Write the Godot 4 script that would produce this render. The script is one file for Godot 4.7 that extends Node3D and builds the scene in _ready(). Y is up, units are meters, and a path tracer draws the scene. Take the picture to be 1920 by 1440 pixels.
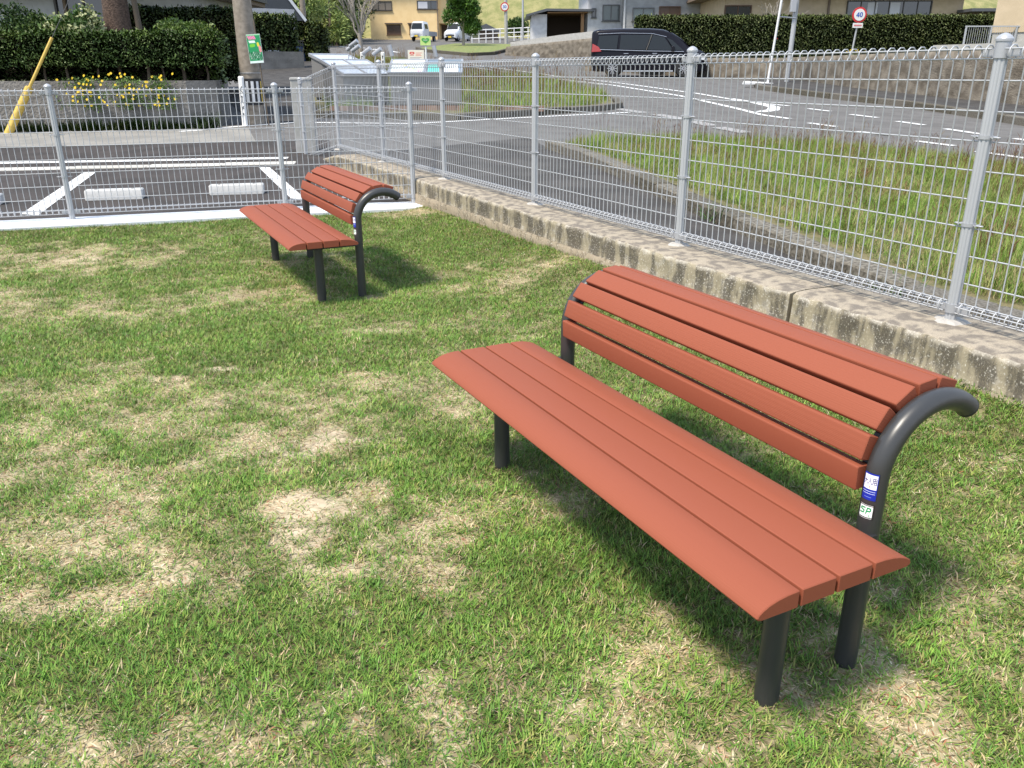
extends Node3D
# A small lawn with two slatted benches, a low concrete wall with a mesh fence, and the streets beyond.

const H_CAM := 1.487
# main fence line: first post, direction away from the camera, direction towards the lawn
const FP := Vector2(2.014, -3.642)
const FD := Vector2(-0.4543, -0.8908)
const FN := Vector2(-0.8908, 0.4543)
# lot fence line
const SP := Vector2(-4.24, -8.005)
const SD := Vector2(0.952, -0.306)
const SN := Vector2(0.306, 0.952)
const DRY := [[-3.75,-6.84,0.58,0.38,0.90],[-3.12,-6.92,0.32,0.35,0.70],[-3.21,-5.49,0.88,0.43,0.75],[-1.99,-5.65,0.34,0.33,0.95],[-1.51,-5.69,0.42,0.27,0.60],[-0.90,-8.78,0.62,0.47,0.90],[-0.46,-8.98,0.23,0.35,0.70],[-1.93,-3.15,0.54,0.49,0.75],[-1.29,-3.62,0.96,0.27,0.70],[-0.56,-3.69,0.38,0.39,0.75],[-0.91,-3.22,0.41,0.19,0.85],[-1.48,-2.90,0.54,0.28,0.75],[-1.55,-2.42,0.40,0.31,0.80],[-1.13,-2.23,0.34,0.18,0.80],[-0.65,-2.50,0.28,0.31,0.95],[-0.36,-2.56,0.32,0.27,0.85],[-0.08,-2.80,0.26,0.22,0.65],[0.47,-1.88,0.24,0.12,0.80],[0.48,-1.61,0.22,0.17,0.85],[0.53,-1.48,0.14,0.08,1.00],[0.29,-1.67,0.22,0.15,0.60],[-0.32,-1.49,0.20,0.10,0.75],[-0.64,-1.53,0.21,0.12,0.65],[-1.14,-1.51,0.18,0.10,0.70],[-0.18,-1.71,0.19,0.08,0.60],[0.92,-1.75,0.15,0.08,0.65],[1.09,-1.59,0.19,0.11,0.70],[1.36,-1.97,0.14,0.10,0.50],[0.85,-1.79,0.10,0.06,0.80],[-1.96,-6.66,0.20,0.20,0.60],[-0.08,-5.84,0.31,0.24,0.60],[0.16,-6.08,0.64,0.24,0.50],[-0.79,-4.88,0.46,0.14,0.40],[-1.61,-6.86,0.27,0.26,0.70],[0.87,-1.77,0.06,0.05,0.90],[-3.91,-6.48,0.26,0.23,0.60],[-1.97,-4.53,0.18,0.15,0.40],[0.86,-2.08,0.10,0.11,0.50],[-0.47,-4.33,0.18,0.14,0.30],[1.10,-1.90,0.09,0.07,0.40],[-2.23,-3.99,0.50,0.20,0.40]]
const BARE := [[-0.71,-2.62,0.12,0.14,0.70],[-0.63,-2.42,0.18,0.15,0.75],[-0.48,-2.38,0.11,0.12,0.60],[-0.73,-2.47,0.11,0.14,0.40],[-1.49,-4.17,0.16,0.05,1.00],[-1.80,-4.03,0.11,0.07,0.70],[-0.74,-3.28,0.14,0.04,1.00],[-0.87,-3.15,0.10,0.04,0.90],[-1.05,-3.06,0.10,0.04,0.70],[-0.24,-3.36,0.14,0.04,0.40],[-0.32,-1.48,0.05,0.04,0.80],[-0.35,-1.56,0.04,0.03,0.50],[-0.40,-1.65,0.03,0.02,0.50],[0.51,-1.48,0.09,0.06,0.40],[-1.07,-2.26,0.07,0.06,0.30],[-0.50,-2.03,0.02,0.02,0.60],[-0.14,-1.69,0.04,0.02,0.50],[-1.00,-4.29,0.09,0.05,0.40],[-0.73,-4.82,0.16,0.06,0.60],[-4.05,-6.88,0.27,0.17,0.30],[-3.62,-6.83,0.18,0.15,0.50]]
const LUSH := [[-0.76,-1.91,0.77,0.19,0.80],[0.20,-2.22,0.29,0.33,0.90],[-1.94,-4.53,1.02,0.35,0.70],[-0.95,-5.47,0.22,0.28,0.50],[-4.11,-7.85,1.02,0.55,0.60],[-0.74,-7.07,0.69,0.68,0.80],[0.20,-7.54,0.59,1.03,0.70],[-3.18,-5.94,0.79,0.23,0.50],[0.80,-1.90,0.06,0.14,0.70],[-0.34,-2.99,0.26,0.15,0.70],[1.50,-2.59,0.23,0.31,0.40],[-0.09,-1.98,0.23,0.15,0.60],[-2.49,-8.41,1.63,0.44,0.60],[0.24,-1.58,0.15,0.11,0.20]]

var rng := RandomNumberGenerator.new()
var mats := {}
var texs := {}
var taken := {}
var nz_a := FastNoiseLite.new()
var nz_b := FastNoiseLite.new()
var nz_c := FastNoiseLite.new()


class MB:
	var v := PackedVector3Array()
	var n := PackedVector3Array()
	var t := PackedVector2Array()
	var c := PackedColorArray()
	var colored := false
	var tint := Color(1, 1, 1)

	func tri(a: Vector3, b: Vector3, d: Vector3, na: Vector3, nb: Vector3, nd: Vector3, ta := Vector2.ZERO, tb := Vector2.ZERO, td := Vector2.ZERO):
		# front faces run clockwise
		if (b - a).cross(d - a).dot(na + nb + nd) > 0.0:
			v.append_array([a, d, b]); n.append_array([na, nd, nb]); t.append_array([ta, td, tb])
		else:
			v.append_array([a, b, d]); n.append_array([na, nb, nd]); t.append_array([ta, tb, td])
		c.append(tint); c.append(tint); c.append(tint)

	func quad(a: Vector3, b: Vector3, d: Vector3, e: Vector3):
		var m := (b - a).cross(d - a)
		if m.length_squared() < 1e-16:
			m = (d - a).cross(e - a)
		m = m.normalized()
		tri(a, b, d, m, m, m, Vector2(0, 1), Vector2(1, 1), Vector2(1, 0))
		tri(a, d, e, m, m, m, Vector2(0, 1), Vector2(1, 0), Vector2(0, 0))

	func box(p: Vector3, s: Vector3, b := Basis.IDENTITY):
		var x := b.x * s.x * 0.5
		var y := b.y * s.y * 0.5
		var z := b.z * s.z * 0.5
		quad(p - x - y + z, p + x - y + z, p + x + y + z, p - x + y + z)
		quad(p + x - y - z, p - x - y - z, p - x + y - z, p + x + y - z)
		quad(p + x - y + z, p + x - y - z, p + x + y - z, p + x + y + z)
		quad(p - x - y - z, p - x - y + z, p - x + y + z, p - x + y - z)
		quad(p - x + y + z, p + x + y + z, p + x + y - z, p - x + y - z)
		quad(p - x - y - z, p + x - y - z, p + x - y + z, p - x - y + z)

	# box with its upright and top edges chamfered
	func cbox(p: Vector3, s: Vector3, e: float, b := Basis.IDENTITY):
		var h := s * 0.5
		var pr := PackedVector2Array([Vector2(-h.x + e, -h.z), Vector2(h.x - e, -h.z), Vector2(h.x, -h.z + e), Vector2(h.x, h.z - e), Vector2(h.x - e, h.z), Vector2(-h.x + e, h.z), Vector2(-h.x, h.z - e), Vector2(-h.x, -h.z + e)])
		var k := (h.x - e) / h.x
		var k2 := (h.z - e) / h.z
		var lo := []
		var mid := []
		var top := []
		for q in pr:
			lo.append(p + b * Vector3(q.x, -h.y, q.y))
			mid.append(p + b * Vector3(q.x, h.y - e, q.y))
			top.append(p + b * Vector3(q.x * k, h.y, q.y * k2))
		for i in 8:
			var j := (i + 1) % 8
			quad(lo[j], lo[i], mid[i], mid[j])
			quad(mid[j], mid[i], top[i], top[j])
		for i in range(1, 7):
			quad(top[0], top[i + 1], top[i], top[0])
			quad(lo[0], lo[i], lo[i + 1], lo[0])

	func tube(path: Array, r, sides := 8, caps := true):
		var k := path.size()
		var rings := []
		var norms := []
		var ref := Vector3.UP
		var d0: Vector3 = (path[1] - path[0]).normalized()
		if absf(d0.dot(ref)) > 0.95:
			ref = Vector3.RIGHT
		for i in k:
			var d: Vector3
			if i == 0:
				d = (path[1] - path[0]).normalized()
			elif i == k - 1:
				d = (path[k - 1] - path[k - 2]).normalized()
			else:
				d = ((path[i + 1] - path[i]).normalized() + (path[i] - path[i - 1]).normalized()).normalized()
			var s := d.cross(ref)
			if s.length() < 0.01:
				s = d.cross(Vector3.FORWARD)
			s = s.normalized()
			var u := s.cross(d).normalized()
			ref = u
			var rad: float = r[i] if r is Array else r
			var ring := []
			var nn := []
			for j in sides:
				var a := TAU * j / sides
				var o := s * cos(a) + u * sin(a)
				ring.append(path[i] + o * rad)
				nn.append(o)
			rings.append(ring)
			norms.append(nn)
		for i in k - 1:
			for j in sides:
				var l := (j + 1) % sides
				tri(rings[i][j], rings[i + 1][j], rings[i + 1][l], norms[i][j], norms[i + 1][j], norms[i + 1][l])
				tri(rings[i][j], rings[i + 1][l], rings[i][l], norms[i][j], norms[i + 1][l], norms[i][l])
		if caps:
			for e in [0, k - 1]:
				var m: Vector3 = (path[0] - path[1]).normalized() if e == 0 else (path[k - 1] - path[k - 2]).normalized()
				for j in range(1, sides - 1):
					tri(rings[e][0], rings[e][j], rings[e][j + 1], m, m, m)

	# profile (x, y) swept along z from z0 to z1 in frame f; smooth = normals rounded over bends below the limit
	func sweep(pr: PackedVector2Array, f: Transform3D, z0: float, z1: float, bevel := 0.0, soft := 0.6):
		var k := pr.size()
		var area := 0.0
		for i in k:
			area += pr[i].cross(pr[(i + 1) % k])
		var sg := 1.0 if area > 0 else -1.0
		var en := []
		for i in k:
			var d := (pr[(i + 1) % k] - pr[i]).normalized()
			en.append(Vector2(d.y, -d.x) * sg)
		var inn := PackedVector2Array()
		for i in k:
			var m: Vector2 = (en[i] + en[(i + k - 1) % k])
			m = m / maxf(m.length_squared(), 0.5) * 2.0
			inn.append(pr[i] - m * bevel)
		var zs := [z0 + bevel, z1 - bevel]
		for i in k:
			var j := (i + 1) % k
			var na: Vector2 = en[i]
			var nb: Vector2 = en[i]
			if en[i].dot(en[(i + k - 1) % k]) > soft:
				na = (en[i] + en[(i + k - 1) % k]).normalized()
			if en[i].dot(en[j]) > soft:
				nb = (en[i] + en[j]).normalized()
			var A := f.basis * Vector3(na.x, na.y, 0)
			var B := f.basis * Vector3(nb.x, nb.y, 0)
			var a := f * Vector3(pr[i].x, pr[i].y, zs[0])
			var b := f * Vector3(pr[j].x, pr[j].y, zs[0])
			var d := f * Vector3(pr[j].x, pr[j].y, zs[1])
			var e := f * Vector3(pr[i].x, pr[i].y, zs[1])
			tri(a, b, d, A, B, B); tri(a, d, e, A, B, A)
			if bevel > 0.0:
				for q in [[z0, 0, -1.0], [z1, 1, 1.0]]:
					var m1: Vector3 = (A + f.basis.z * q[2]).normalized()
					var m2: Vector3 = (B + f.basis.z * q[2]).normalized()
					var g := f * Vector3(pr[i].x, pr[i].y, zs[q[1]])
					var h := f * Vector3(pr[j].x, pr[j].y, zs[q[1]])
					var g2 := f * Vector3(inn[i].x, inn[i].y, q[0])
					var h2 := f * Vector3(inn[j].x, inn[j].y, q[0])
					tri(g, h, h2, m1, m2, m2); tri(g, h2, g2, m1, m2, m1)
		var cap := inn if bevel > 0.0 else pr
		var ix := Geometry2D.triangulate_polygon(cap)
		for q in [[z0, -1.0], [z1, 1.0]]:
			var m: Vector3 = f.basis.z * q[1]
			for i in range(0, ix.size(), 3):
				var P := []
				for o in 3:
					P.append(f * Vector3(cap[ix[i + o]].x, cap[ix[i + o]].y, q[0]))
				tri(P[0], P[1], P[2], m, m, m)

	func lathe(p: Vector3, pts: Array, sides := 14):
		# pts: (radius, height) from bottom to top, smooth
		for i in pts.size() - 1:
			var a: Vector2 = pts[i]
			var b: Vector2 = pts[i + 1]
			var d := (b - a).normalized()
			for j in sides:
				var t0 := TAU * j / sides
				var t1 := TAU * (j + 1) / sides
				var q := [Vector3(cos(t0), 0, sin(t0)), Vector3(cos(t1), 0, sin(t1))]
				var nn := []
				for o in 2:
					nn.append((q[o] * d.y + Vector3(0, -d.x, 0)).normalized())
				var A: Vector3 = p + q[0] * a.x + Vector3(0, a.y, 0)
				var B: Vector3 = p + q[1] * a.x + Vector3(0, a.y, 0)
				var D: Vector3 = p + q[1] * b.x + Vector3(0, b.y, 0)
				var E: Vector3 = p + q[0] * b.x + Vector3(0, b.y, 0)
				if a.x > 1e-5:
					tri(A, B, D, nn[0], nn[1], nn[1])
				if b.x > 1e-5:
					tri(A, D, E, nn[0], nn[1], nn[0])

	# smooth grid of points rows[i][j] with texture coordinates
	func grid(rows: Array, uvs: Array, up := Vector3.UP, shared_up := false):
		var ni := rows.size()
		var nj: int = rows[0].size()
		var nn := []
		for i in ni:
			var l := []
			for j in nj:
				var du: Vector3 = rows[mini(i + 1, ni - 1)][j] - rows[maxi(i - 1, 0)][j]
				var dv: Vector3 = rows[i][mini(j + 1, nj - 1)] - rows[i][maxi(j - 1, 0)]
				var m := du.cross(dv).normalized()
				if shared_up and m.dot(up) < 0:
					m = -m
				l.append(m)
			nn.append(l)
		for i in ni - 1:
			for j in nj - 1:
				tri(rows[i][j], rows[i + 1][j], rows[i + 1][j + 1], nn[i][j], nn[i + 1][j], nn[i + 1][j + 1], uvs[i][j], uvs[i + 1][j], uvs[i + 1][j + 1])
				tri(rows[i][j], rows[i + 1][j + 1], rows[i][j + 1], nn[i][j], nn[i + 1][j + 1], nn[i][j + 1], uvs[i][j], uvs[i + 1][j + 1], uvs[i][j + 1])

	func mesh() -> ArrayMesh:
		var a := []
		a.resize(Mesh.ARRAY_MAX)
		a[Mesh.ARRAY_VERTEX] = v
		a[Mesh.ARRAY_NORMAL] = n
		a[Mesh.ARRAY_TEX_UV] = t
		if colored:
			a[Mesh.ARRAY_COLOR] = c
		var m := ArrayMesh.new()
		m.add_surface_from_arrays(Mesh.PRIMITIVE_TRIANGLES, a)
		return m


# ---------------------------------------------------------------- naming and tagging
func numbered(called: String) -> String:
	if not taken.has(called):
		taken[called] = 0
		return called
	taken[called] += 1
	return "%s_%03d" % [called, taken[called]]


func part(called: String, mesh: Mesh, m: Material, parent: Node3D, at := Transform3D.IDENTITY) -> MeshInstance3D:
	var o := MeshInstance3D.new()
	o.name = called if parent != self else numbered(called)
	o.mesh = mesh
	o.material_override = m
	o.transform = at
	parent.add_child(o, true)
	return o


func thing(called: String, label: String, category: String, at := Vector3.ZERO, turn := 0.0, group := "") -> Node3D:
	var o := Node3D.new()
	o.name = numbered(called)
	add_child(o)
	o.position = at
	o.rotation.y = turn
	o.set_meta("label", label)
	o.set_meta("category", category)
	if group:
		o.set_meta("group", group)
	return o


func struct(called: String, mesh: Mesh, m: Material) -> MeshInstance3D:
	var o := part(called, mesh, m, self)
	o.set_meta("kind", "structure")
	return o


func stuff(o: Node, label := "", category := ""):
	o.set_meta("kind", "stuff")
	if label:
		o.set_meta("label", label)
		o.set_meta("category", category)


func many(called: String, mesh: Mesh, m: Material, places: Array, colors: PackedColorArray, parent: Node3D) -> MultiMeshInstance3D:
	var mm := MultiMesh.new()
	mm.transform_format = MultiMesh.TRANSFORM_3D
	mm.use_colors = true
	mm.mesh = mesh
	mm.instance_count = places.size()
	for i in places.size():
		mm.set_instance_transform(i, places[i])
		mm.set_instance_color(i, colors[i])
	var o := MultiMeshInstance3D.new()
	o.multimesh = mm
	o.material_override = m
	o.name = called if parent != self else numbered(called)
	parent.add_child(o, true)
	return o


# one mesh holding a copy of the clump at every place, each with its own colour
func merged(called: String, clump: ArrayMesh, m: Material, places: Array, colors: PackedColorArray, parent: Node3D, faces := PackedVector3Array()) -> MeshInstance3D:
	var src := clump.surface_get_arrays(0)
	var bv: PackedVector3Array = src[Mesh.ARRAY_VERTEX]
	var bn: PackedVector3Array = src[Mesh.ARRAY_NORMAL]
	var v := PackedVector3Array()
	var n := PackedVector3Array()
	var c := PackedColorArray()
	var one := PackedColorArray()
	one.resize(bv.size())
	for i in places.size():
		var f: Transform3D = places[i]
		v.append_array(f * bv)
		var rn: PackedVector3Array = Transform3D(f.basis.orthonormalized(), Vector3.ZERO) * bn
		if faces.size():
			for k in rn.size():
				var w := rn[k] if rn[k].dot(faces[i]) > 0.0 else -rn[k]
				rn[k] = (w * 0.55 + faces[i] * 0.6).normalized()
		n.append_array(rn)
		one.fill(colors[i])
		c.append_array(one)
	var a := []
	a.resize(Mesh.ARRAY_MAX)
	a[Mesh.ARRAY_VERTEX] = v
	a[Mesh.ARRAY_NORMAL] = n
	a[Mesh.ARRAY_COLOR] = c
	var am := ArrayMesh.new()
	am.add_surface_from_arrays(Mesh.PRIMITIVE_TRIANGLES, a)
	return part(called, am, m, parent)


# ---------------------------------------------------------------- materials
func lin(r: float, g: float, b: float) -> Color:
	return Color(r, g, b)


func M(key: String, col := Color(1, 1, 1), rough := 0.8, opt := {}) -> StandardMaterial3D:
	if mats.has(key):
		return mats[key]
	var m := StandardMaterial3D.new()
	m.albedo_color = col.linear_to_srgb()
	m.roughness = rough
	m.metallic = opt.get("metal", 0.0)
	if opt.has("tex"):
		m.albedo_texture = opt.tex
	if opt.has("size"):
		m.uv1_triplanar = true
		m.uv1_world_triplanar = opt.get("world", true)
		m.uv1_scale = Vector3.ONE / opt.size
	if opt.has("bump"):
		m.normal_enabled = true
		m.normal_texture = opt.bump
		m.normal_scale = opt.get("bump_scale", 1.0)
	if opt.has("coat"):
		m.clearcoat_enabled = true
		m.clearcoat = opt.coat
		m.clearcoat_roughness = 0.08
	if opt.get("vc", false):
		m.vertex_color_use_as_albedo = true
	if opt.has("backlight"):
		m.backlight_enabled = true
		m.backlight = opt.backlight
	if opt.has("alpha"):
		m.transparency = BaseMaterial3D.TRANSPARENCY_ALPHA
		m.albedo_color.a = opt.alpha
	if opt.has("spec"):
		m.metallic_specular = opt.spec
	mats[key] = m
	return m


func noise(sd: int, freq: float, oct := 4) -> FastNoiseLite:
	var f := FastNoiseLite.new()
	f.seed = sd
	f.noise_type = FastNoiseLite.TYPE_SIMPLEX_SMOOTH
	f.frequency = freq
	f.fractal_octaves = oct
	return f


# seamless mottled colour: coarse patches between a and b, fine grain of strength g, specks of colour s
func mottle(key: String, a: Color, b: Color, coarse: float, fine: float, g: float, sd: int, s := Color(0, 0, 0, 0), amount := 0.0, size := 512) -> ImageTexture:
	if texs.has(key):
		return texs[key]
	var i1 := noise(sd, coarse, 4).get_seamless_image(size, size)
	var i2 := noise(sd + 7, fine, 2).get_seamless_image(size, size)
	var i3 := noise(sd + 13, fine * 0.6, 2).get_seamless_image(size, size)
	i1.convert(Image.FORMAT_L8); i2.convert(Image.FORMAT_L8); i3.convert(Image.FORMAT_L8)
	var d1 := i1.get_data()
	var d2 := i2.get_data()
	var d3 := i3.get_data()
	var out := PackedByteArray()
	out.resize(size * size * 3)
	for k in size * size:
		var w := smoothstep(0.15, 0.85, d1[k] / 255.0)
		var e := 1.0 + (d2[k] / 255.0 - 0.5) * 2.0 * g
		var col := a.lerp(b, w) * e
		if amount > 0.0 and d3[k] / 255.0 > 1.0 - amount:
			col = col.lerp(s, s.a)
		col = Color(clampf(col.r, 0, 1), clampf(col.g, 0, 1), clampf(col.b, 0, 1)).linear_to_srgb()
		out[k * 3] = int(col.r * 255); out[k * 3 + 1] = int(col.g * 255); out[k * 3 + 2] = int(col.b * 255)
	var im := Image.create_from_data(size, size, false, Image.FORMAT_RGB8, out)
	im.generate_mipmaps()
	texs[key] = ImageTexture.create_from_image(im)
	return texs[key]


func bumps(key: String, freq: float, sd: int, strength := 4.0, oct := 4, size := 512) -> ImageTexture:
	if texs.has(key):
		return texs[key]
	var im := noise(sd, freq, oct).get_seamless_image(size, size)
	im.convert(Image.FORMAT_RGBA8)
	im.bump_map_to_normal_map(strength)
	texs[key] = ImageTexture.create_from_image(im)
	return texs[key]


# ---------------------------------------------------------------- terrain
func G(d: float) -> float:
	return 0.0 if d < 5.0 else (0.036 * (d - 5.0) if d < 40.0 else 1.26 + 0.06 * (d - 40.0))


func gnd(x: float, z: float, up := 0.0) -> Vector3:
	return Vector3(x, G(-z) + up, z)


# flat polygon in plan laid on the sloping ground
func lay(mb: MB, poly: PackedVector2Array, up: float):
	var cuts := [-200.0, 5.0, 40.0, 4000.0]
	for i in 3:
		var band := PackedVector2Array([Vector2(-4000, -cuts[i]), Vector2(4000, -cuts[i]), Vector2(4000, -cuts[i + 1]), Vector2(-4000, -cuts[i + 1])])
		for q in Geometry2D.intersect_polygons(poly, band):
			var ix := Geometry2D.triangulate_polygon(q)
			for k in range(0, ix.size(), 3):
				var P := []
				for o in 3:
					var w: Vector2 = q[ix[k + o]]
					P.append(gnd(w.x, w.y, up))
				mb.tri(P[0], P[1], P[2], Vector3.UP, Vector3.UP, Vector3.UP)


func pv(a: Array) -> PackedVector2Array:
	var o := PackedVector2Array()
	for i in range(0, a.size(), 2):
		o.append(Vector2(a[i], a[i + 1]))
	return o


func wall_u(x: float, z: float) -> float:
	return (Vector2(x, z) - FP).dot(FD)


func wall_w(x: float, z: float) -> float:
	return (Vector2(x, z) - FP).dot(FN)


func strip_s(x: float, z: float) -> float:
	return (Vector2(x, z) - SP).dot(SN)


func lawn_y(x: float, z: float) -> float:
	var w := wall_w(x, z) - 0.26
	var hw := lerpf(0.25, 0.155, clampf(wall_u(x, z) / 6.0, 0, 1))
	var h1 := hw * pow(1.0 - clampf(w / 1.35, 0, 1), 1.7)
	var h2 := 0.115 * pow(1.0 - clampf((strip_s(x, z) - 0.27) / 1.6, 0, 1), 1.5)
	return maxf(h1, h2) + nz_a.get_noise_2d(x * 100.0, z * 100.0) * 0.012


func in_lawn(x: float, z: float) -> bool:
	return wall_w(x, z) > 0.25 and strip_s(x, z) > 0.26


func blob(L: Array, x: float, z: float) -> float:
	var m := 0.0
	for e in L:
		var dx: float = (x - e[0]) / e[2]
		if absf(dx) > 1.7:
			continue
		var dz: float = (z - e[1]) / e[3]
		var q := dx * dx + dz * dz
		if q < 2.9:
			m = maxf(m, e[4] * clampf(1.4 - q * 0.7, 0, 1))
	return m


# how dry (0 lush, 1 straw) and how bare the turf is
func turf(x: float, z: float) -> Vector2:
	var wx := x + nz_b.get_noise_2d(x * 90.0, z * 90.0) * 0.3
	var wz := z + nz_b.get_noise_2d(x * 90.0 + 500.0, z * 90.0) * 0.3
	var n1 := nz_c.get_noise_2d(x * 100.0, z * 100.0)
	var n2 := nz_c.get_noise_2d(x * 420.0 + 77.0, z * 420.0)
	var dry := 0.14 + 0.4 * n1 + 0.4 * n2 + blob(DRY, wx, wz) * (0.5 + 0.45 * n1 + 0.4 * n2) - blob(LUSH, wx, wz) * 0.3
	var bare := blob(BARE, x + (wx - x) * 0.35, z + (wz - z) * 0.35) * (0.66 + 0.7 * n1 + 1.0 * n2)
	return Vector2(clampf(dry, 0.03, 0.97), clampf(bare, 0, 1))


# ---------------------------------------------------------------- main
func _ready():
	rng.seed = 4711
	nz_a = noise(3, 0.006, 3)
	nz_b = noise(11, 0.03, 3)
	nz_c = noise(23, 0.022, 4)
	var cam := Camera3D.new()
	cam.name = "camera"
	cam.position = Vector3(0, H_CAM, 0)
	cam.basis = Basis(Vector3.RIGHT, -0.363874) * Basis(Vector3.BACK, -0.00192)
	cam.fov = 49.98
	cam.near = 0.05
	cam.far = 2500.0
	add_child(cam)
	cam.make_current()
	var sky_mat := ProceduralSkyMaterial.new()
	sky_mat.sky_top_color = Color(0.6, 0.69, 0.82)
	sky_mat.sky_horizon_color = Color(0.86, 0.89, 0.93)
	sky_mat.sky_curve = 0.28
	sky_mat.ground_bottom_color = Color(0.3, 0.32, 0.25)
	sky_mat.ground_horizon_color = Color(0.62, 0.65, 0.62)
	sky_mat.energy_multiplier = 1.25
	var sky := Sky.new()
	sky.sky_material = sky_mat
	var env := Environment.new()
	env.background_mode = Environment.BG_SKY
	env.sky = sky
	env.tonemap_mode = Environment.TONE_MAPPER_LINEAR
	env.tonemap_exposure = 1.58
	env.sdfgi_enabled = true
	env.ssao_enabled = true
	env.ssil_enabled = true
	var we := WorldEnvironment.new()
	we.name = "world_environment"
	we.environment = env
	add_child(we)
	var sun := DirectionalLight3D.new()
	sun.name = "sun"
	sun.light_energy = 1.25
	sun.light_color = Color(1.0, 0.965, 0.91)
	sun.light_angular_distance = 11.0
	sun.shadow_enabled = true
	sun.basis = Basis.looking_at(Vector3(0.43, -1.0, -0.36).normalized(), Vector3.UP)
	add_child(sun)

	M("blade", Color(1, 1, 1), 0.55, {"vc": true, "backlight": Color(0.35, 0.4, 0.2), "spec": 0.35})
	base_ground()
	lawn_ground()
	boundary_wall()
	main_fence()
	lot_fence()
	benches()
	streets()
	left_side()
	info_corner()
	far_middle()
	right_side()
	minivan()
	lawn_grass()
	island_grass()


# ---------------------------------------------------------------- lawn
func lawn_ground():
	# soil and thatch between the blades, patch by patch
	var S := 896
	var x0 := -8.5
	var z0 := -10.0
	var W := 12.0
	var out := PackedByteArray()
	out.resize(S * S * 3)
	var nf := noise(41, 0.35, 2)
	var ng := noise(43, 0.06, 3)
	for j in S:
		for i in S:
			var x := x0 + W * (i + 0.5) / S
			var z := z0 + W * (j + 0.5) / S
			var col := Color(0.07, 0.065, 0.03)
			if in_lawn(x, z):
				var q := turf(x, z)
				col = Color(0.1, 0.095, 0.04).lerp(Color(0.36, 0.3, 0.18), clampf(q.x * 1.3, 0, 1))
				col = col.lerp(Color(0.43, 0.35, 0.245), clampf(q.y * 1.2, 0, 1))
				col *= 1.0 + 0.35 * nf.get_noise_2d(i, j) + 0.2 * ng.get_noise_2d(i, j)
			col = Color(clampf(col.r, 0, 1), clampf(col.g, 0, 1), clampf(col.b, 0, 1)).linear_to_srgb()
			var k := (j * S + i) * 3
			out[k] = int(col.r * 255); out[k + 1] = int(col.g * 255); out[k + 2] = int(col.b * 255)
	var im := Image.create_from_data(S, S, false, Image.FORMAT_RGB8, out)
	var m := M("lawn", Color(1, 1, 1), 0.95, {"tex": ImageTexture.create_from_image(im), "spec": 0.2})
	var rows := []
	var uvs := []
	# rows run along the lot fence strip, from the strip towards the camera and past it
	for i in 121:
		var r := []
		var u := []
		for j in 91:
			var s := 0.25 + 10.6 * pow(i / 120.0, 1.1)
			var base := SP + SN * s
			# left end far outside the frame, right end on the wall face
			var left := base - SD * 5.5
			var hit := (FN.dot(FP) + 0.2 - FN.dot(left)) / FN.dot(SD)
			var q := left + SD * hit * (j / 90.0)
			r.append(Vector3(q.x, lawn_y(q.x, q.y) - 0.004, q.y))
			u.append(Vector2((q.x - x0) / W, (q.y - z0) / W))
		rows.append(r); uvs.append(u)
	var mb := MB.new()
	mb.grid(rows, uvs, Vector3.UP, true)
	struct("lawn", mb.mesh(), m)


func tuft(blades: int, rad: float, lmin: float, lmax: float, wid: float, lean0: float, lean1: float, sd: int, tone: Array) -> ArrayMesh:
	var r := RandomNumberGenerator.new()
	r.seed = sd
	var mb := MB.new()
	mb.colored = true
	for i in blades:
		var a := r.randf() * TAU
		var b := Vector3(cos(a), 0, sin(a)) * rad * sqrt(r.randf())
		var yaw := r.randf() * TAU
		var dir := Vector3(cos(yaw), 0, sin(yaw))
		var side := Vector3(-dir.z, 0, dir.x)
		var l := r.randf_range(lmin, lmax)
		var t1 := r.randf_range(lean0, lean1)
		var t2 := t1 + r.randf_range(-0.1, 0.55)
		var w := wid * r.randf_range(0.7, 1.2) * 0.5
		var p1 := b + (dir * sin(t1) + Vector3.UP * cos(t1)) * l * 0.5
		var p2 := p1 + (dir * sin(t2) + Vector3.UP * cos(t2)) * l * 0.5
		p2.y = maxf(p2.y, 0.003)
		var nn := (Vector3.UP * sin(t1) - dir * cos(t1)).normalized()
		if nn.y < 0:
			nn = -nn
		var tc: Color = tone[r.randi() % tone.size()]
		var bt := r.randf_range(0.75, 1.25)
		mb.tint = Color(tc.r * bt, tc.g * bt, tc.b * bt)
		mb.tri(b - side * w * 0.7, b + side * w * 0.7, p1 + side * w, nn, nn, nn)
		mb.tri(b - side * w * 0.7, p1 + side * w, p1 - side * w, nn, nn, nn)
		mb.tri(p1 - side * w, p1 + side * w, p2, nn, nn, nn)
	return mb.mesh()


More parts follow.
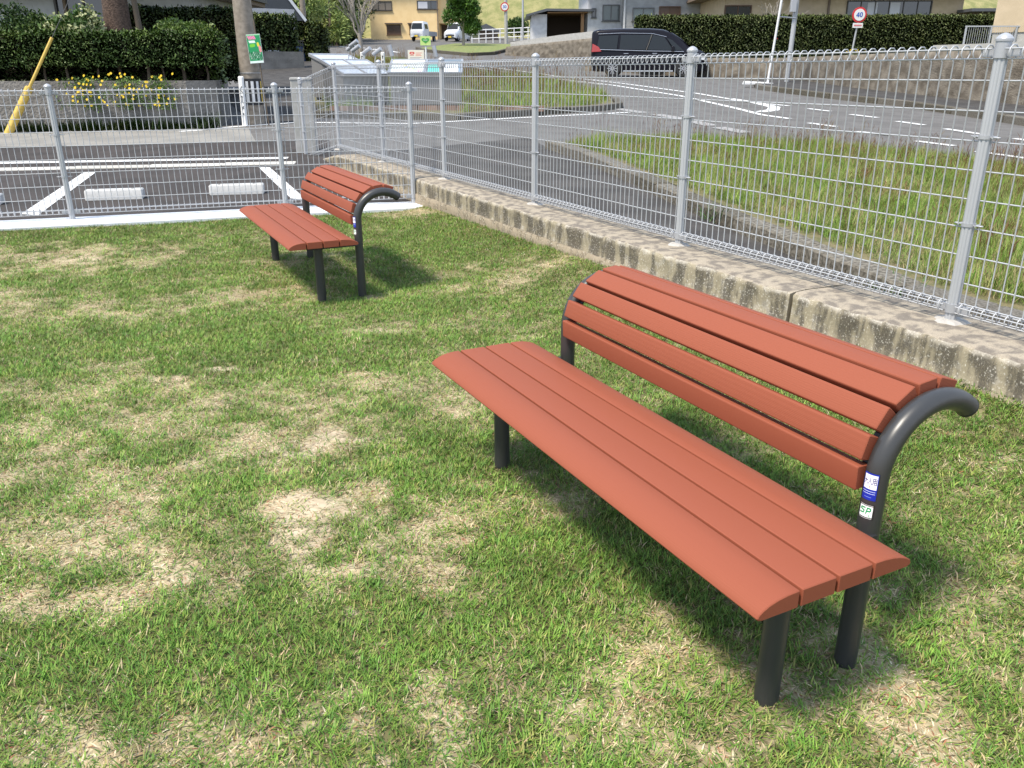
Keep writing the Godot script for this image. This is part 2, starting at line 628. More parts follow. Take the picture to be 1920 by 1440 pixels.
func lawn_grass():
	var gm := M("blade")
	var g1 := Color(0.135, 0.26, 0.038)
	var g2 := Color(0.2, 0.315, 0.055)
	var g3 := Color(0.1, 0.21, 0.036)
	var st := Color(0.46, 0.37, 0.22)
	var s2 := Color(0.33, 0.24, 0.13)
	var s3 := Color(0.58, 0.49, 0.33)
	var ye := Color(0.29, 0.31, 0.09)
	var rd := Color(0.3, 0.13, 0.07)
	var kinds := [
		tuft(8, 0.028, 0.014, 0.036, 0.0032, 0.3, 1.25, 1, [Color(1, 1, 1)]),
		tuft(8, 0.028, 0.013, 0.034, 0.0032, 0.5, 1.4, 2, [Color(1, 1, 1)]),
		tuft(8, 0.03, 0.014, 0.036, 0.003, 0.6, 1.45, 4, [Color(1, 1, 1)]),
		tuft(8, 0.032, 0.014, 0.036, 0.0029, 0.65, 1.5, 5, [Color(1, 1, 1)]),
	]
	var tones := [[g1, g2, g1, g3, g2, g1, ye], [g1, g2, ye, g3, g2, st], [ye, st, g2, s2, g1], [st, s3, s2, st, s3, rd, s3, st, st, s3, s2]]
	var places := [[], [], [], []]
	var cols := [PackedColorArray(), PackedColorArray(), PackedColorArray(), PackedColorArray()]
	var z := -0.75
	while z > -9.6:
		var d := -z
		var sp := 0.031 if d < 3.5 else (0.037 if d < 6.0 else 0.043)
		var half := d * 0.68 + 1.4
		var x := -half
		while x < half:
			x += sp
			if not in_lawn(x, z):
				continue
			var q := turf(x, z)
			var y := lawn_y(x, z) - 0.006
			var t := 1.0 + nz_b.get_noise_2d(x * 60.0, z * 60.0) * 0.35
			for rep in 4:
				if rng.randf() < q.y * 0.95:
					continue
				var px := x + rng.randf_range(-0.7, 0.7) * sp
				var pz := z + rng.randf_range(-0.7, 0.7) * sp
				var r := rng.randf()
				var k := 0
				if r < q.x * q.x * 0.95:
					k = 3
				elif r < q.x * 0.95:
					k = 2
				elif r < q.x * 1.3 + 0.25:
					k = 1
				var sc := rng.randf_range(0.75, 1.3)
				var b := Basis(Vector3.UP, rng.randf() * TAU).scaled(Vector3(sc, sc * rng.randf_range(0.75, 1.2) * (1.1 - 0.35 * q.x), sc))
				places[k].append(Transform3D(b, Vector3(px, y, pz)))
				var tc: Color = tones[k][rng.randi() % tones[k].size()]
				var e := t * rng.randf_range(0.75, 1.25)
				cols[k].append(Color(tc.r * e * rng.randf_range(0.9, 1.12), tc.g * e, tc.b * e))
		z -= sp
	var lab := ["bright green upright turf blades filling the lawn", "mid green leaning turf blades filling the lawn", "yellowing turf blades on the lawn's worn bands", "straw coloured dead turf blades on the dry patches"]
	for k in 4:
		var o := many("lawn_grass", kinds[k], gm, places[k], cols[k], self)
		stuff(o, lab[k], "grass")


# ---------------------------------------------------------------- boundary wall
func wall_profile() -> Array:
	# (towards lawn, height, texture v)
	return [[0.285, -0.15, 0.0], [0.285, 0.1, 0.2], [0.282, 0.2, 0.28], [0.278, 0.243, 0.32], [0.262, 0.252, 0.335], [0.26, 0.31, 0.4], [0.26, 0.365, 0.46], [0.256, 0.388, 0.49], [0.238, 0.402, 0.52], [0.15, 0.408, 0.63], [0.05, 0.408, 0.75], [-0.06, 0.406, 0.87], [-0.14, 0.403, 0.95], [-0.16, 0.388, 0.97], [-0.165, 0.2, 0.98], [-0.165, -0.15, 1.0]]


func wall_point(u: float, a: float, y: float) -> Vector3:
	var p := FP + FD * u + FN * a
	return Vector3(p.x, y, p.y)


func wall_texture(u0: float, u1: float, wd: int, ht: int) -> ImageTexture:
	var out := PackedByteArray()
	out.resize(wd * ht * 3)
	var na := noise(61, 1.0, 3)
	var nb := noise(67, 1.0, 4)
	var nc := noise(71, 1.0, 3)
	for i in wd:
		var u := u0 + (u1 - u0) * (i + 0.5) / wd
		# dark weathered bars alternate with cleaner ones along the old picket spacing
		var ph := u / 0.2 + 1.1 * na.get_noise_2d(u * 1.3, 3.0)
		var bar := sin(ph * TAU) + 0.9 * na.get_noise_2d(u * 1.9, 9.0)
		for j in ht:
			var v := (j + 0.5) / ht
			var f1 := nb.get_noise_2d(u * 9.0, v * 9.0)
			var f2 := nc.get_noise_2d(u * 60.0, v * 55.0)
			var f3 := na.get_noise_2d(u * 150.0 + 31.0, v * 120.0)
			var f4 := nb.get_noise_2d(u * 26.0 + 9.0, v * 5.0)
			var f5 := nc.get_noise_2d(u * 3.0, 40.0 + v * 3.0)
			var col := Color(0.37, 0.325, 0.245)
			if v < 0.33:
				# footing: brown earth stains, pale lime blooms
				col = Color(0.36, 0.3, 0.22).lerp(Color(0.22, 0.18, 0.125), smoothstep(-0.2, 0.4, f1 + 0.4 * f4))
				col = col.lerp(Color(0.58, 0.54, 0.46), 0.65 * smoothstep(0.3, 0.55, f2 + 0.6 * f1))
			elif v < 0.505:
				# dark weathering in ragged upright bars and drips
				var dk := smoothstep(-0.25, 0.75, 0.42 * bar + 0.75 * f4 + 0.5 * f1 + 0.35 * f2 + 0.6 * f5 + 0.3 * f3 + 0.32)
				col = Color(0.34, 0.295, 0.21).lerp(Color(0.43, 0.385, 0.31), smoothstep(0.0, 0.5, f1))
				col = col.lerp(Color(0.085, 0.075, 0.062), clampf(dk * (0.85 + 0.6 * f3), 0, 0.93))
				col = col.lerp(Color(0.6, 0.57, 0.5), 0.75 * smoothstep(0.42, 0.6, f2 + 0.45 * f3 + 0.2 * f1))
				col = col.lerp(Color(0.53, 0.485, 0.41), 0.6 * smoothstep(0.465, 0.495, v) * smoothstep(-0.3, 0.2, f1 + 0.5 * f3))
			else:
				var g := smoothstep(-0.35, 0.45, f1 + 0.16 * bar + 0.4 * f2 + 0.35 * f4)
				col = Color(0.37, 0.32, 0.25).lerp(Color(0.165, 0.145, 0.125), g * 0.85)
				if v > 0.93:
					col = Color(0.25, 0.22, 0.18)
			col *= 0.88 + 0.28 * f3 + 0.15 * f2
			col = Color(clampf(col.r, 0, 1), clampf(col.g, 0, 1), clampf(col.b, 0, 1)).linear_to_srgb()
			var k := (j * wd + i) * 3
			out[k] = int(col.r * 255); out[k + 1] = int(col.g * 255); out[k + 2] = int(col.b * 255)
	return ImageTexture.create_from_image(Image.create_from_data(wd, ht, false, Image.FORMAT_RGB8, out))


func boundary_wall():
	var t := thing("boundary_wall", "low weathered concrete wall with dark stains running along the lawn under the mesh fence", "wall")
	var nd := noise(81, 6.0, 3)
	var n2 := noise(83, 1.1, 3)
	var pr := wall_profile()
	var segs := [[-3.2, 0.715, 2048], [0.735, 10.6, 2048]]
	for s in segs:
		var mb := MB.new()
		var rows := []
		var uvs := []
		var cnt := int((s[1] - s[0]) / 0.05)
		for i in cnt + 1:
			var u: float = lerpf(s[0], s[1], float(i) / cnt)
			var r := []
			var w := []
			for k in pr.size():
				var e: float = nd.get_noise_2d(u * 3.0, k * 0.31) * 0.007 + n2.get_noise_2d(u * 2.0, k * 0.2) * 0.006
				var ee: float = nd.get_noise_2d(u * 3.0 + 50.0, k * 0.31) * 0.006
				if k == 7 or k == 8:
					e *= 2.0; ee *= 1.6
				# the far end of the wall runs down to the lane
				var drop := 0.17 * smoothstep(9.0, 10.6, u)
				r.append(wall_point(u, pr[k][0] + e, pr[k][1] + ee * (0.0 if k == 0 else 1.0) - drop))
				w.append(Vector2((u - s[0]) / (s[1] - s[0]), pr[k][2]))
			rows.append(r); uvs.append(w)
		mb.grid(rows, uvs)
		for e in [0, cnt]:
			var m: Vector3 = Vector3(FD.x, 0, FD.y) * (-1.0 if e == 0 else 1.0)
			for k in range(1, pr.size() - 1):
				mb.tri(rows[e][0], rows[e][k], rows[e][k + 1], m, m, m, Vector2(0.01, 0.3), Vector2(0.02, 0.3), Vector2(0.02, 0.35))
		var mt := M("wall_%d" % int(s[0]), Color(1, 1, 1), 0.92, {"tex": wall_texture(s[0], s[1], s[2], 224), "spec": 0.25})
		part("wall_segment", mb.mesh(), mt, t)
	# fresh mortar round each post foot
	var mm := M("mortar", Color(0.42, 0.4, 0.37), 0.9, {"tex": mottle("mortar", lin(0.85, 0.85, 0.85), lin(1, 1, 1), 0.02, 0.2, 0.15, 93), "size": 0.3})
	for i in range(-1, 6):
		var mb := MB.new()
		var c := wall_point(i * 2.0, 0, 0.4)
		var r := RandomNumberGenerator.new()
		r.seed = 100 + i
		var ring := []
		for k in 14:
			var a := TAU * k / 14
			var q := r.randf_range(0.06, 0.1)
			ring.append(c + Vector3(cos(a) * q, 0.004, sin(a) * q))
		for k in 14:
			var A: Vector3 = ring[k]
			var B: Vector3 = ring[(k + 1) % 14]
			var A2 := c + (A - c) * 0.7 + Vector3(0, 0.014, 0)
			var B2 := c + (B - c) * 0.7 + Vector3(0, 0.014, 0)
			mb.quad(B, A, A2, B2)
			mb.quad(B + Vector3(0, -0.01, 0), A + Vector3(0, -0.01, 0), A, B)
			mb.tri(A2, B2, c + Vector3(0, 0.02, 0), Vector3.UP, Vector3.UP, Vector3.UP)
		part("mortar_pad", mb.mesh(), mm, t)


# ---------------------------------------------------------------- mesh fences
func post_mesh(h: float) -> ArrayMesh:
	var pr := PackedVector2Array()
	for i in 48:
		var a := TAU * i / 48
		var g := fposmod(a + PI / 4, PI / 2) - PI / 4
		var r := 0.0262 - 0.0045 * exp(-pow(g / 0.16, 2.0))
		var g2 := fposmod(a, PI / 2) - PI / 4
		r -= 0.0035 * exp(-pow(g2 / 0.14, 2.0))
		pr.append(Vector2(cos(a), sin(a)) * r)
	var mb := MB.new()
	mb.sweep(pr, Transform3D(Basis(Vector3.RIGHT, Vector3.BACK, Vector3.UP), Vector3.ZERO), -0.05, h, 0.0, 0.5)
	return mb.mesh()


func cap_mesh(h: float) -> ArrayMesh:
	var mb := MB.new()
	mb.lathe(Vector3(0, h, 0), [Vector2(0.0275, -0.03), Vector2(0.0305, -0.028), Vector2(0.0305, -0.004), Vector2(0.034, -0.003), Vector2(0.034, 0.006), Vector2(0.027, 0.016), Vector2(0.016, 0.024), Vector2(0.006, 0.028), Vector2(0, 0.029)], 18)
	return mb.mesh()


func clamp_mesh() -> ArrayMesh:
	# a band round the post with an ear and a bolt on each side (x runs along the fence)
	var mb := MB.new()
	mb.lathe(Vector3.ZERO, [Vector2(0.026, -0.008), Vector2(0.0295, -0.008), Vector2(0.0295, 0.008), Vector2(0.026, 0.008)], 16)
	for s in [-1, 1]:
		mb.tube([Vector3(s * 0.027, 0, 0.006), Vector3(s * 0.045, 0, 0.009), Vector3(s * 0.062, 0, 0.005), Vector3(s * 0.066, 0, 0), Vector3(s * 0.062, 0, -0.005), Vector3(s * 0.045, 0, -0.009), Vector3(s * 0.027, 0, -0.006)], 0.0032, 6, false)
		mb.tube([Vector3(s * 0.04, 0, -0.014), Vector3(s * 0.04, 0, 0.015)], 0.0055, 8)
	return mb.mesh()


func bracket_mesh() -> ArrayMesh:
	# sleeve on each side that holds the rolled edge of the panel
	var mb := MB.new()
	mb.lathe(Vector3.ZERO, [Vector2(0.026, -0.02), Vector2(0.031, -0.02), Vector2(0.031, 0.02), Vector2(0.026, 0.02)], 16)
	for s in [-1, 1]:
		mb.box(Vector3(s * 0.055, 0, 0), Vector3(0.05, 0.03, 0.016))
		mb.tube([Vector3(s * 0.06, 0, 0.006), Vector3(s * 0.06, 0, 0.014)], 0.006, 8)
	mb.tube([Vector3(0, 0, 0.028), Vector3(0, 0, 0.037)], 0.007, 8)
	return mb.mesh()


func vertical_wire(h: float, sides: int) -> ArrayMesh:
	# upright rod with both ends rolled into a loop
	var pts := []
	var y0 := 0.075
	var y1 := h - 0.045
	var R := 0.029
	for k in 9:
		var a := -PI / 2 + (8 - k) * TAU / 9.0
		pts.append(Vector3(0, y0 + R * sin(a), R * cos(a) - R * 0.15))
	pts.append(Vector3(0, y0 + R * 1.3, 0))
	pts.append(Vector3(0, y1 - R * 1.3, 0))
	for k in 9:
		var a := -PI / 2 + k * TAU / 9.0
		pts.append(Vector3(0, y1 + R * sin(a), R * cos(a) - R * 0.15))
	var mb := MB.new()
	mb.tube(pts, 0.0032, sides, false)
	return mb.mesh()


func wire_rows(h: float, dense_foot: bool) -> Array:
	var rows := []
	for k in 8:
		rows.append(Vector2(lerpf(0.19, h - 0.155, k / 7.0), 0.004))
	var R := 0.029
	for yy in [0.075, h - 0.045]:
		for a in ([0.4, 1.57, 2.75, 4.0, 5.4] if (yy < 0.2 and dense_foot) else [0.5, 2.6, 4.7]):
			rows.append(Vector2(yy + (R - 0.004) * sin(a), (R - 0.004) * cos(a) - R * 0.15))
	return rows


# a panel between two points; single rods are parts when single is true
func mesh_panel(t: Node3D, a: Vector3, b: Vector3, h: float, pitch: float, single: bool, vw: ArrayMesh, m: Material, dense_foot: bool):
	var along := (b - a)
	var flat := Vector3(along.x, 0, along.z)
	var l := flat.length()
	var x := flat / l
	var zz := x.cross(Vector3.UP)
	var slope := (b.y - a.y) / l
	var bas := Basis(x, Vector3.UP, zz)
	var n := int(round((l - 0.06) / pitch))
	var tops := []
	for i in n:
		var s := (i + 0.5) * (l - 0.05) / n + 0.025
		tops.append(Transform3D(bas, a + x * s + Vector3(0, slope * s, 0)))
	var hw := MB.new()
	hw.tube([Vector3(0.03, slope * 0.03, 0), Vector3(l - 0.03, slope * (l - 0.03), 0)], 0.0034, 5)
	var hm := hw.mesh()
	if single:
		var p := Node3D.new()
		p.name = "mesh_panel"
		t.add_child(p, true)
		for q in tops:
			part("upright_wire", vw, m, p, q)
		for r in wire_rows(h, dense_foot):
			part("cross_wire", hm, m, p, Transform3D(bas, a + Vector3(0, r.x, 0) + zz * r.y))
	else:
		var st := SurfaceTool.new()
		st.begin(Mesh.PRIMITIVE_TRIANGLES)
		for q in tops:
			st.append_from(vw, 0, q)
		for r in wire_rows(h, dense_foot):
			st.append_from(hm, 0, Transform3D(bas, a + Vector3(0, r.x, 0) + zz * r.y))
		var o := part("mesh_panel", st.commit(), m, t)
		o.set_meta("kind", "stuff")


func fence_post(t: Node3D, at: Vector3, turn: float, h: float, pm: Mesh, cm: Mesh, km: Mesh, bm: Mesh, m: Material, m2: Material, ks: Array):
	var p := part("post", pm, m, t, Transform3D(Basis(Vector3.UP, turn), at))
	part("cap", cm, m2, p)
	for y in ks:
		part("clamp", km, m2, p, Transform3D(Basis.IDENTITY, Vector3(0, y, 0)))
	for y in [0.072, h - 0.048]:
		part("bracket", bm, m2, p, Transform3D(Basis.IDENTITY, Vector3(0, y, 0)))


func main_fence():
	var h := 1.2
	var t := thing("mesh_fence", "tall grey welded mesh fence standing on the weathered concrete wall", "fence")
	var m := M("zinc", lin(0.4, 0.412, 0.43), 0.42, {"metal": 0.15})
	var m2 := M("zinc_cast", lin(0.38, 0.39, 0.41), 0.38, {"metal": 0.25})
	var wm := M("wire", lin(0.42, 0.43, 0.445), 0.42, {"metal": 0.15})
	var pm := post_mesh(h)
	var cm := cap_mesh(h)
	var km := clamp_mesh()
	var bm := bracket_mesh()
	var turn := atan2(-FD.y, FD.x)
	var vw := vertical_wire(h, 6)
	var vw2 := vertical_wire(h, 4)
	var spots := []
	for i in range(-1, 6):
		spots.append(wall_point(i * 2.0, 0, 0.398 - 0.004 * i))
	spots.append(Vector3(-3.15, 0.17, -13.05))
	for i in spots.size():
		fence_post(t, spots[i], turn, h, pm, cm, km, bm, m, m2, [0.45, 0.82])
	for i in spots.size() - 1:
		mesh_panel(t, spots[i], spots[i + 1], h, 0.0545, i < 4, vw if i < 3 else vw2, wm, true)


func lot_fence():
	var h := 1.2
	var t := thing("mesh_fence", "shorter grey mesh fence on the white concrete strip before the parking bays", "fence")
	var m := M("zinc")
	var m2 := M("zinc_cast")
	var wm := M("wire")
	var pm := post_mesh(h)
	var cm := cap_mesh(h)
	var km := clamp_mesh()
	var bm := bracket_mesh()
	var turn := atan2(-SD.y, SD.x)
	var vw := vertical_wire(h, 4)
	var spots := []
	for s in [-4.0, -2.0, 0.0, 2.0, 3.343]:
		var q: Vector2 = SP + SD * s
		spots.append(Vector3(q.x, 0.152, q.y))
	for p in spots:
		fence_post(t, p, turn, h, pm, cm, km, bm, m, m2, [0.4, 0.78])
	for i in spots.size() - 1:
		mesh_panel(t, spots[i], spots[i + 1], h, 0.0545, i > 0, vw, wm, false)
	# strip footing the fence stands in
	var mb := MB.new()
	var pr := PackedVector2Array([Vector2(-0.15, -0.1), Vector2(0.27, -0.1), Vector2(0.27, 0.135), Vector2(0.255, 0.15), Vector2(-0.14, 0.15), Vector2(-0.15, 0.14)])
	var fr := Transform3D(Basis(Vector3(SN.x, 0, SN.y), Vector3.UP, Vector3(SD.x, 0, SD.y)), Vector3(SP.x, 0, SP.y))
	mb.sweep(pr, fr, -6.0, 3.46, 0.0, 0.99)
	struct("fence_footing", mb.mesh(), M("new_concrete", Color(0.68, 0.69, 0.71), 0.85, {"tex": mottle("new_concrete", lin(0.9, 0.9, 0.9), lin(1, 1, 1), 0.015, 0.15, 0.08, 101), "size": 1.2}))


# ---------------------------------------------------------------- benches
func sticker_texture() -> ImageTexture:
	# printed label: white field with three characters, blue field with two lines of small print, then a green mark on white
	var W := 160
	var Ht := 360
	var im := Image.create(W, Ht, false, Image.FORMAT_RGB8)
	im.fill(Color(0.16, 0.16, 0.16))
	im.fill_rect(Rect2i(6, 4, 148, 196), Color(0.05, 0.17, 0.62))
	im.fill_rect(Rect2i(14, 16, 132, 104), Color(0.93, 0.94, 0.96))
	var blue := Color(0.07, 0.11, 0.42)
	var strokes := [
		[[18, 58, 52, 58], [35, 38, 34, 62], [34, 60, 18, 84], [36, 60, 53, 84]],
		[[78, 38, 76, 56], [76, 54, 60, 84], [77, 56, 96, 84]],
		[[106, 40, 106, 72], [106, 70, 101, 84], [106, 40, 138, 40], [138, 40, 138, 84], [138, 84, 130, 82], [106, 54, 138, 54], [106, 67, 138, 67], [122, 40, 122, 84]]]
	for g in strokes:
		for s in g:
			ink(im, Vector2(s[0], s[1]), Vector2(s[2], s[3]), 2.4, blue)
	for k in 5:
		ink(im, Vector2(30 + k * 24, 28), Vector2(36 + k * 24, 28), 1.0, blue)
	ink(im, Vector2(76, 100), Vector2(84, 106), 4.0, Color(0.85, 0.6, 0.4))
	for row in [136, 152]:
		for k in 17:
			var x := 16 + k * 7.4
			ink(im, Vector2(x, row), Vector2(x + 4, row + ((k * 7) % 3) - 1), 2.0, Color(0.8, 0.84, 0.95))
	ink(im, Vector2(40, 178), Vector2(110, 178), 1.0, Color(0.55, 0.63, 0.9))
	for k in 20:
		ink(im, Vector2(14 + k * 6.6, 222), Vector2(17.5 + k * 6.6, 222 + (k % 3) - 1), 1.6, Color(0.9, 0.9, 0.9))
	im.fill_rect(Rect2i(14, 230, 132, 84), Color(0.93, 0.95, 0.93))
	var gr := Color(0.05, 0.55, 0.32)
	for s in [[72, 244, 34, 246], [34, 246, 28, 258], [28, 258, 66, 266], [66, 266, 60, 284], [60, 284, 24, 286], [86, 286, 96, 244], [96, 244, 124, 246], [124, 246, 128, 258], [128, 258, 120, 267], [120, 267, 94, 268]]:
		ink(im, Vector2(s[0], s[1]), Vector2(s[2], s[3]), 5.5, gr)
	ink(im, Vector2(118, 290), Vector2(112, 306), 2.2, gr)
	ink(im, Vector2(112, 306), Vector2(128, 307), 2.2, gr)
	for k in 20:
		ink(im, Vector2(14 + k * 6.6, 322), Vector2(17.5 + k * 6.6, 322 + (k % 3) - 1), 1.6, Color(0.9, 0.9, 0.9))
	return ImageTexture.create_from_image(im)


func ink(im: Image, a: Vector2, b: Vector2, r: float, col: Color):
	var x0 := int(minf(a.x, b.x) - r - 1)
	var x1 := int(maxf(a.x, b.x) + r + 1)
	var y0 := int(minf(a.y, b.y) - r - 1)
	var y1 := int(maxf(a.y, b.y) + r + 1)
	for y in range(maxi(y0, 0), mini(y1 + 1, im.get_height())):
		for x in range(maxi(x0, 0), mini(x1 + 1, im.get_width())):
			var q := Geometry2D.get_closest_point_to_segment(Vector2(x, y), a, b)
			if q.distance_to(Vector2(x, y)) <= r:
				im.set_pixel(x, y, col)


func rounded(pts: Array, r: float) -> PackedVector2Array:
	var o := PackedVector2Array()
	var k := pts.size()
	for i in k:
		var p: Vector2 = pts[i]
		var a: Vector2 = (pts[(i + k - 1) % k] - p)
		var b: Vector2 = (pts[(i + 1) % k] - p)
		var rr := minf(r, minf(a.length(), b.length()) * 0.45)
		var A := p + a.normalized() * rr
		var B := p + b.normalized() * rr
		for j in 4:
			var s := j / 3.0
			o.append(A.lerp(p, s).lerp(p.lerp(B, s), s))
	return o


func benches():
	# fine ribs along the moulded boards
	var rib := Image.create(64, 64, false, Image.FORMAT_RGBA8)
	for y in 64:
		var q := 0.5 + 0.5 * sin(TAU * y / 8.0)
		for x in 64:
			rib.set_pixel(x, y, Color(q, q, q))
	rib.bump_map_to_normal_map(3.0)
	var wood := M("slat", lin(0.245, 0.069, 0.037), 0.6, {"bump": ImageTexture.create_from_image(rib), "bump_scale": 0.14, "size": 0.032, "world": false, "spec": 0.3})
	var steel := M("bench_steel", lin(0.048, 0.048, 0.048), 0.36, {"metal": 0.25, "spec": 0.5})
	var black := M("bench_bracket", lin(0.02, 0.02, 0.022), 0.5)
	var b := thing("bench", "large brick red slatted bench with curled grey tube ends, nearest on the lawn", "bench", Vector3(0.294, 0, -2.3226), -1.0984, "slatted park benches on the lawn")
	# sections lie in (z towards the front, y up); swept along the bench
	var sec := Transform3D(Basis(Vector3.BACK, Vector3.UP, Vector3.LEFT), Vector3.ZERO)
	var seat_top := [
		PackedVector2Array([Vector2(0.105, 0.413), Vector2(0.206, 0.413), Vector2(0.2165, 0.4155), Vector2(0.2205, 0.4215), Vector2(0.217, 0.4295), Vector2(0.205, 0.4385), Vector2(0.188, 0.4465), Vector2(0.166, 0.4525), Vector2(0.14, 0.4562), Vector2(0.1085, 0.4572), Vector2(0.1058, 0.456), Vector2(0.105, 0.4535)]),
		rounded([Vector2(-0.003, 0.413), Vector2(0.0975, 0.413), Vector2(0.0975, 0.4572), Vector2(-0.003, 0.4572)], 0.003),
		rounded([Vector2(-0.114, 0.413), Vector2(-0.011, 0.413), Vector2(-0.011, 0.4572), Vector2(-0.114, 0.4572)], 0.003),
		PackedVector2Array([Vector2(-0.1215, 0.413), Vector2(-0.232, 0.413), Vector2(-0.242, 0.416), Vector2(-0.2455, 0.4225), Vector2(-0.242, 0.43), Vector2(-0.228, 0.439), Vector2(-0.208, 0.447), Vector2(-0.183, 0.453), Vector2(-0.155, 0.4564), Vector2(-0.125, 0.4572), Vector2(-0.1223, 0.456), Vector2(-0.1215, 0.4535)])]
	for pr in seat_top:
		var mb := MB.new()
		mb.sweep(pr, sec, -0.9, 0.9, 0.0022)
		part("seat_slat", mb.mesh(), wood, b)
	# back slats: front edge points bottom and top, read along the curl
	var bs := [[-0.256, 0.516, -0.253, 0.58], [-0.259, 0.599, -0.277, 0.66], [-0.295, 0.674, -0.331, 0.724], [-0.353, 0.728, -0.412, 0.764], [-0.429, 0.7675, -0.492, 0.774], [-0.508, 0.772, -0.574, 0.752]]
	for q in bs:
		var p0 := Vector2(q[0], q[1])
		var p1 := Vector2(q[2], q[3])
		var d := (p1 - p0).normalized()
		p0 -= d * 0.0015
		p1 += d * 0.0015
		var inn := Vector2(-d.y, d.x)   # away from the sitter's side
		if inn.x > 0.0 and inn.y > 0.0:
			inn = -inn
		if inn.dot(Vector2(-0.47, 0.55) - (p0 + p1) * 0.5) < 0:
			inn = -inn
		var th := 0.04
		var mb := MB.new()
		mb.sweep(rounded([p0, p1, p1 + inn * th - d * 0.003, p0 + inn * th + d * 0.003], 0.006), sec, -0.711, 0.711, 0.0022)
		part("back_slat", mb.mesh(), wood, b)
	for s in [-1, 1]:
		# front leg: plain tube under the seat beam
		var mb := MB.new()
		mb.tube([Vector3(s * 0.747, -0.06, -0.006), Vector3(s * 0.747, 0.385, -0.006)], 0.0303, 24)
		part("front_leg", mb.mesh(), steel, b)
		# rear leg runs up and curls back over
		var path := [Vector3(s * 0.736, -0.06, -0.295)]
		path.append(Vector3(s * 0.736, 0.5, -0.295))
		var R := 0.182
		var yc := 0.545
		path.append(Vector3(s * 0.736, yc - 0.01, -0.295))
		for k in range(1, 17):
			var a := deg_to_rad(129.0) * k / 16.0
			path.append(Vector3(s * 0.736, yc + R * sin(a), -0.295 - R + R * cos(a)))
		mb = MB.new()
		mb.tube(path, 0.0285, 24)
		var leg := part("rear_leg", mb.mesh(), steel, b)
		var endd: Vector3 = (path[-1] - path[-2]).normalized()
		mb = MB.new()
		mb.tube([path[-1] - endd * 0.004, path[-1] + endd * 0.003, path[-1] + endd * 0.007], [0.029, 0.029, 0.025], 20)
		part("end_cap", mb.mesh(), black, leg)
		# beam under the seat, from rear leg past the front leg
		mb = MB.new()
		mb.box(Vector3(s * 0.747, 0.395, -0.11), Vector3(0.045, 0.032, 0.36))
		mb.box(Vector3(s * 0.747, 0.393, 0.02), Vector3(0.06, 0.028, 0.1))
		part("seat_beam", mb.mesh(), black, b)
		# slim plate carrying the back slats beside the tube
		mb = MB.new()
		for k in range(1, 15):
			var a0 := deg_to_rad(-12.0 + 9.4 * (k - 1))
			var a1 := deg_to_rad(-12.0 + 9.4 * k)
			var q0 := Vector3(s * 0.7, yc + (R - 0.002) * sin(a0), -0.295 - R + (R - 0.002) * cos(a0))
			var q1 := Vector3(s * 0.7, yc + (R - 0.002) * sin(a1), -0.295 - R + (R - 0.002) * cos(a1))
			var dd := (q1 - q0)
			mb.box((q0 + q1) * 0.5, Vector3(0.028, 0.006, dd.length() * 1.02), Basis(Vector3.RIGHT, dd.normalized().cross(Vector3.RIGHT), dd.normalized()))
		part("slat_bracket", mb.mesh(), black, b)
	# printed label wrapped on the front of the near rear leg
	var tex := sticker_texture()
	var pm := M("sticker", Color(1, 1, 1), 0.35, {"tex": tex})
	var mb2 := MB.new()
	for r in [[0.452, 0.492, 318.0, 214.0], [0.503, 0.575, 200.0, 4.0]]:
		for k in 10:
			# from straight ahead round to the outer side
			var a0 := deg_to_rad(lerpf(-28.0, 52.0, k / 10.0))
			var a1 := deg_to_rad(lerpf(-28.0, 52.0, (k + 1) / 10.0))
			var rad := 0.0291
			var n0 := Vector3(sin(a0), 0, cos(a0))
			var n1 := Vector3(sin(a1), 0, cos(a1))
			var o := Vector3(0.736, 0, -0.295)
			var v0: float = (r[2] + 8.0) / 360.0 if r[2] > 300.0 else r[2] / 360.0
			var v1: float = r[3] / 360.0
			var A: Vector3 = o + n0 * rad + Vector3(0, r[0], 0)
			var B: Vector3 = o + n1 * rad + Vector3(0, r[0], 0)
			var C: Vector3 = o + n1 * rad + Vector3(0, r[1], 0)
			var D: Vector3 = o + n0 * rad + Vector3(0, r[1], 0)
			mb2.tri(A, B, C, n0, n1, n1, Vector2(k / 10.0, v0), Vector2((k + 1) / 10.0, v0), Vector2((k + 1) / 10.0, v1))
			mb2.tri(A, C, D, n0, n1, n0, Vector2(k / 10.0, v0), Vector2((k + 1) / 10.0, v1), Vector2(k / 10.0, v1))
	part("printed_label", mb2.mesh(), pm, b)
	var b2 := b.duplicate()
	b2.name = numbered("bench")
	add_child(b2)
	b2.position = Vector3(-1.6476, -0.014, -6.1686)
	b2.rotation.y = -1.1022
	b2.set_meta("label", "brick red slatted bench farther back on the lawn, before the lot fence")


# ---------------------------------------------------------------- streets
func base_ground():
	var mb := MB.new()
	var zs := [60.0, 6.0, -5.0, -40.0, -140.0, -400.0, -1500.0]
	for i in zs.size() - 1:
		var y0 := G(minf(-zs[i], 140.0)) - (0.6 if zs[i] > -6.0 else 0.3)
		var y1 := G(minf(-zs[i + 1], 140.0)) - (0.6 if zs[i + 1] > -6.0 else 0.3)
		mb.quad(Vector3(-1500, y0, zs[i]), Vector3(1500, y0, zs[i]), Vector3(1500, y1, zs[i + 1]), Vector3(-1500, y1, zs[i + 1]))
	struct("ground", mb.mesh(), M("earth", Color(1, 1, 1), 0.95, {"tex": mottle("earth", lin(0.11, 0.1, 0.05), lin(0.09, 0.13, 0.04), 0.01, 0.1, 0.3, 121), "size": 6.0}))


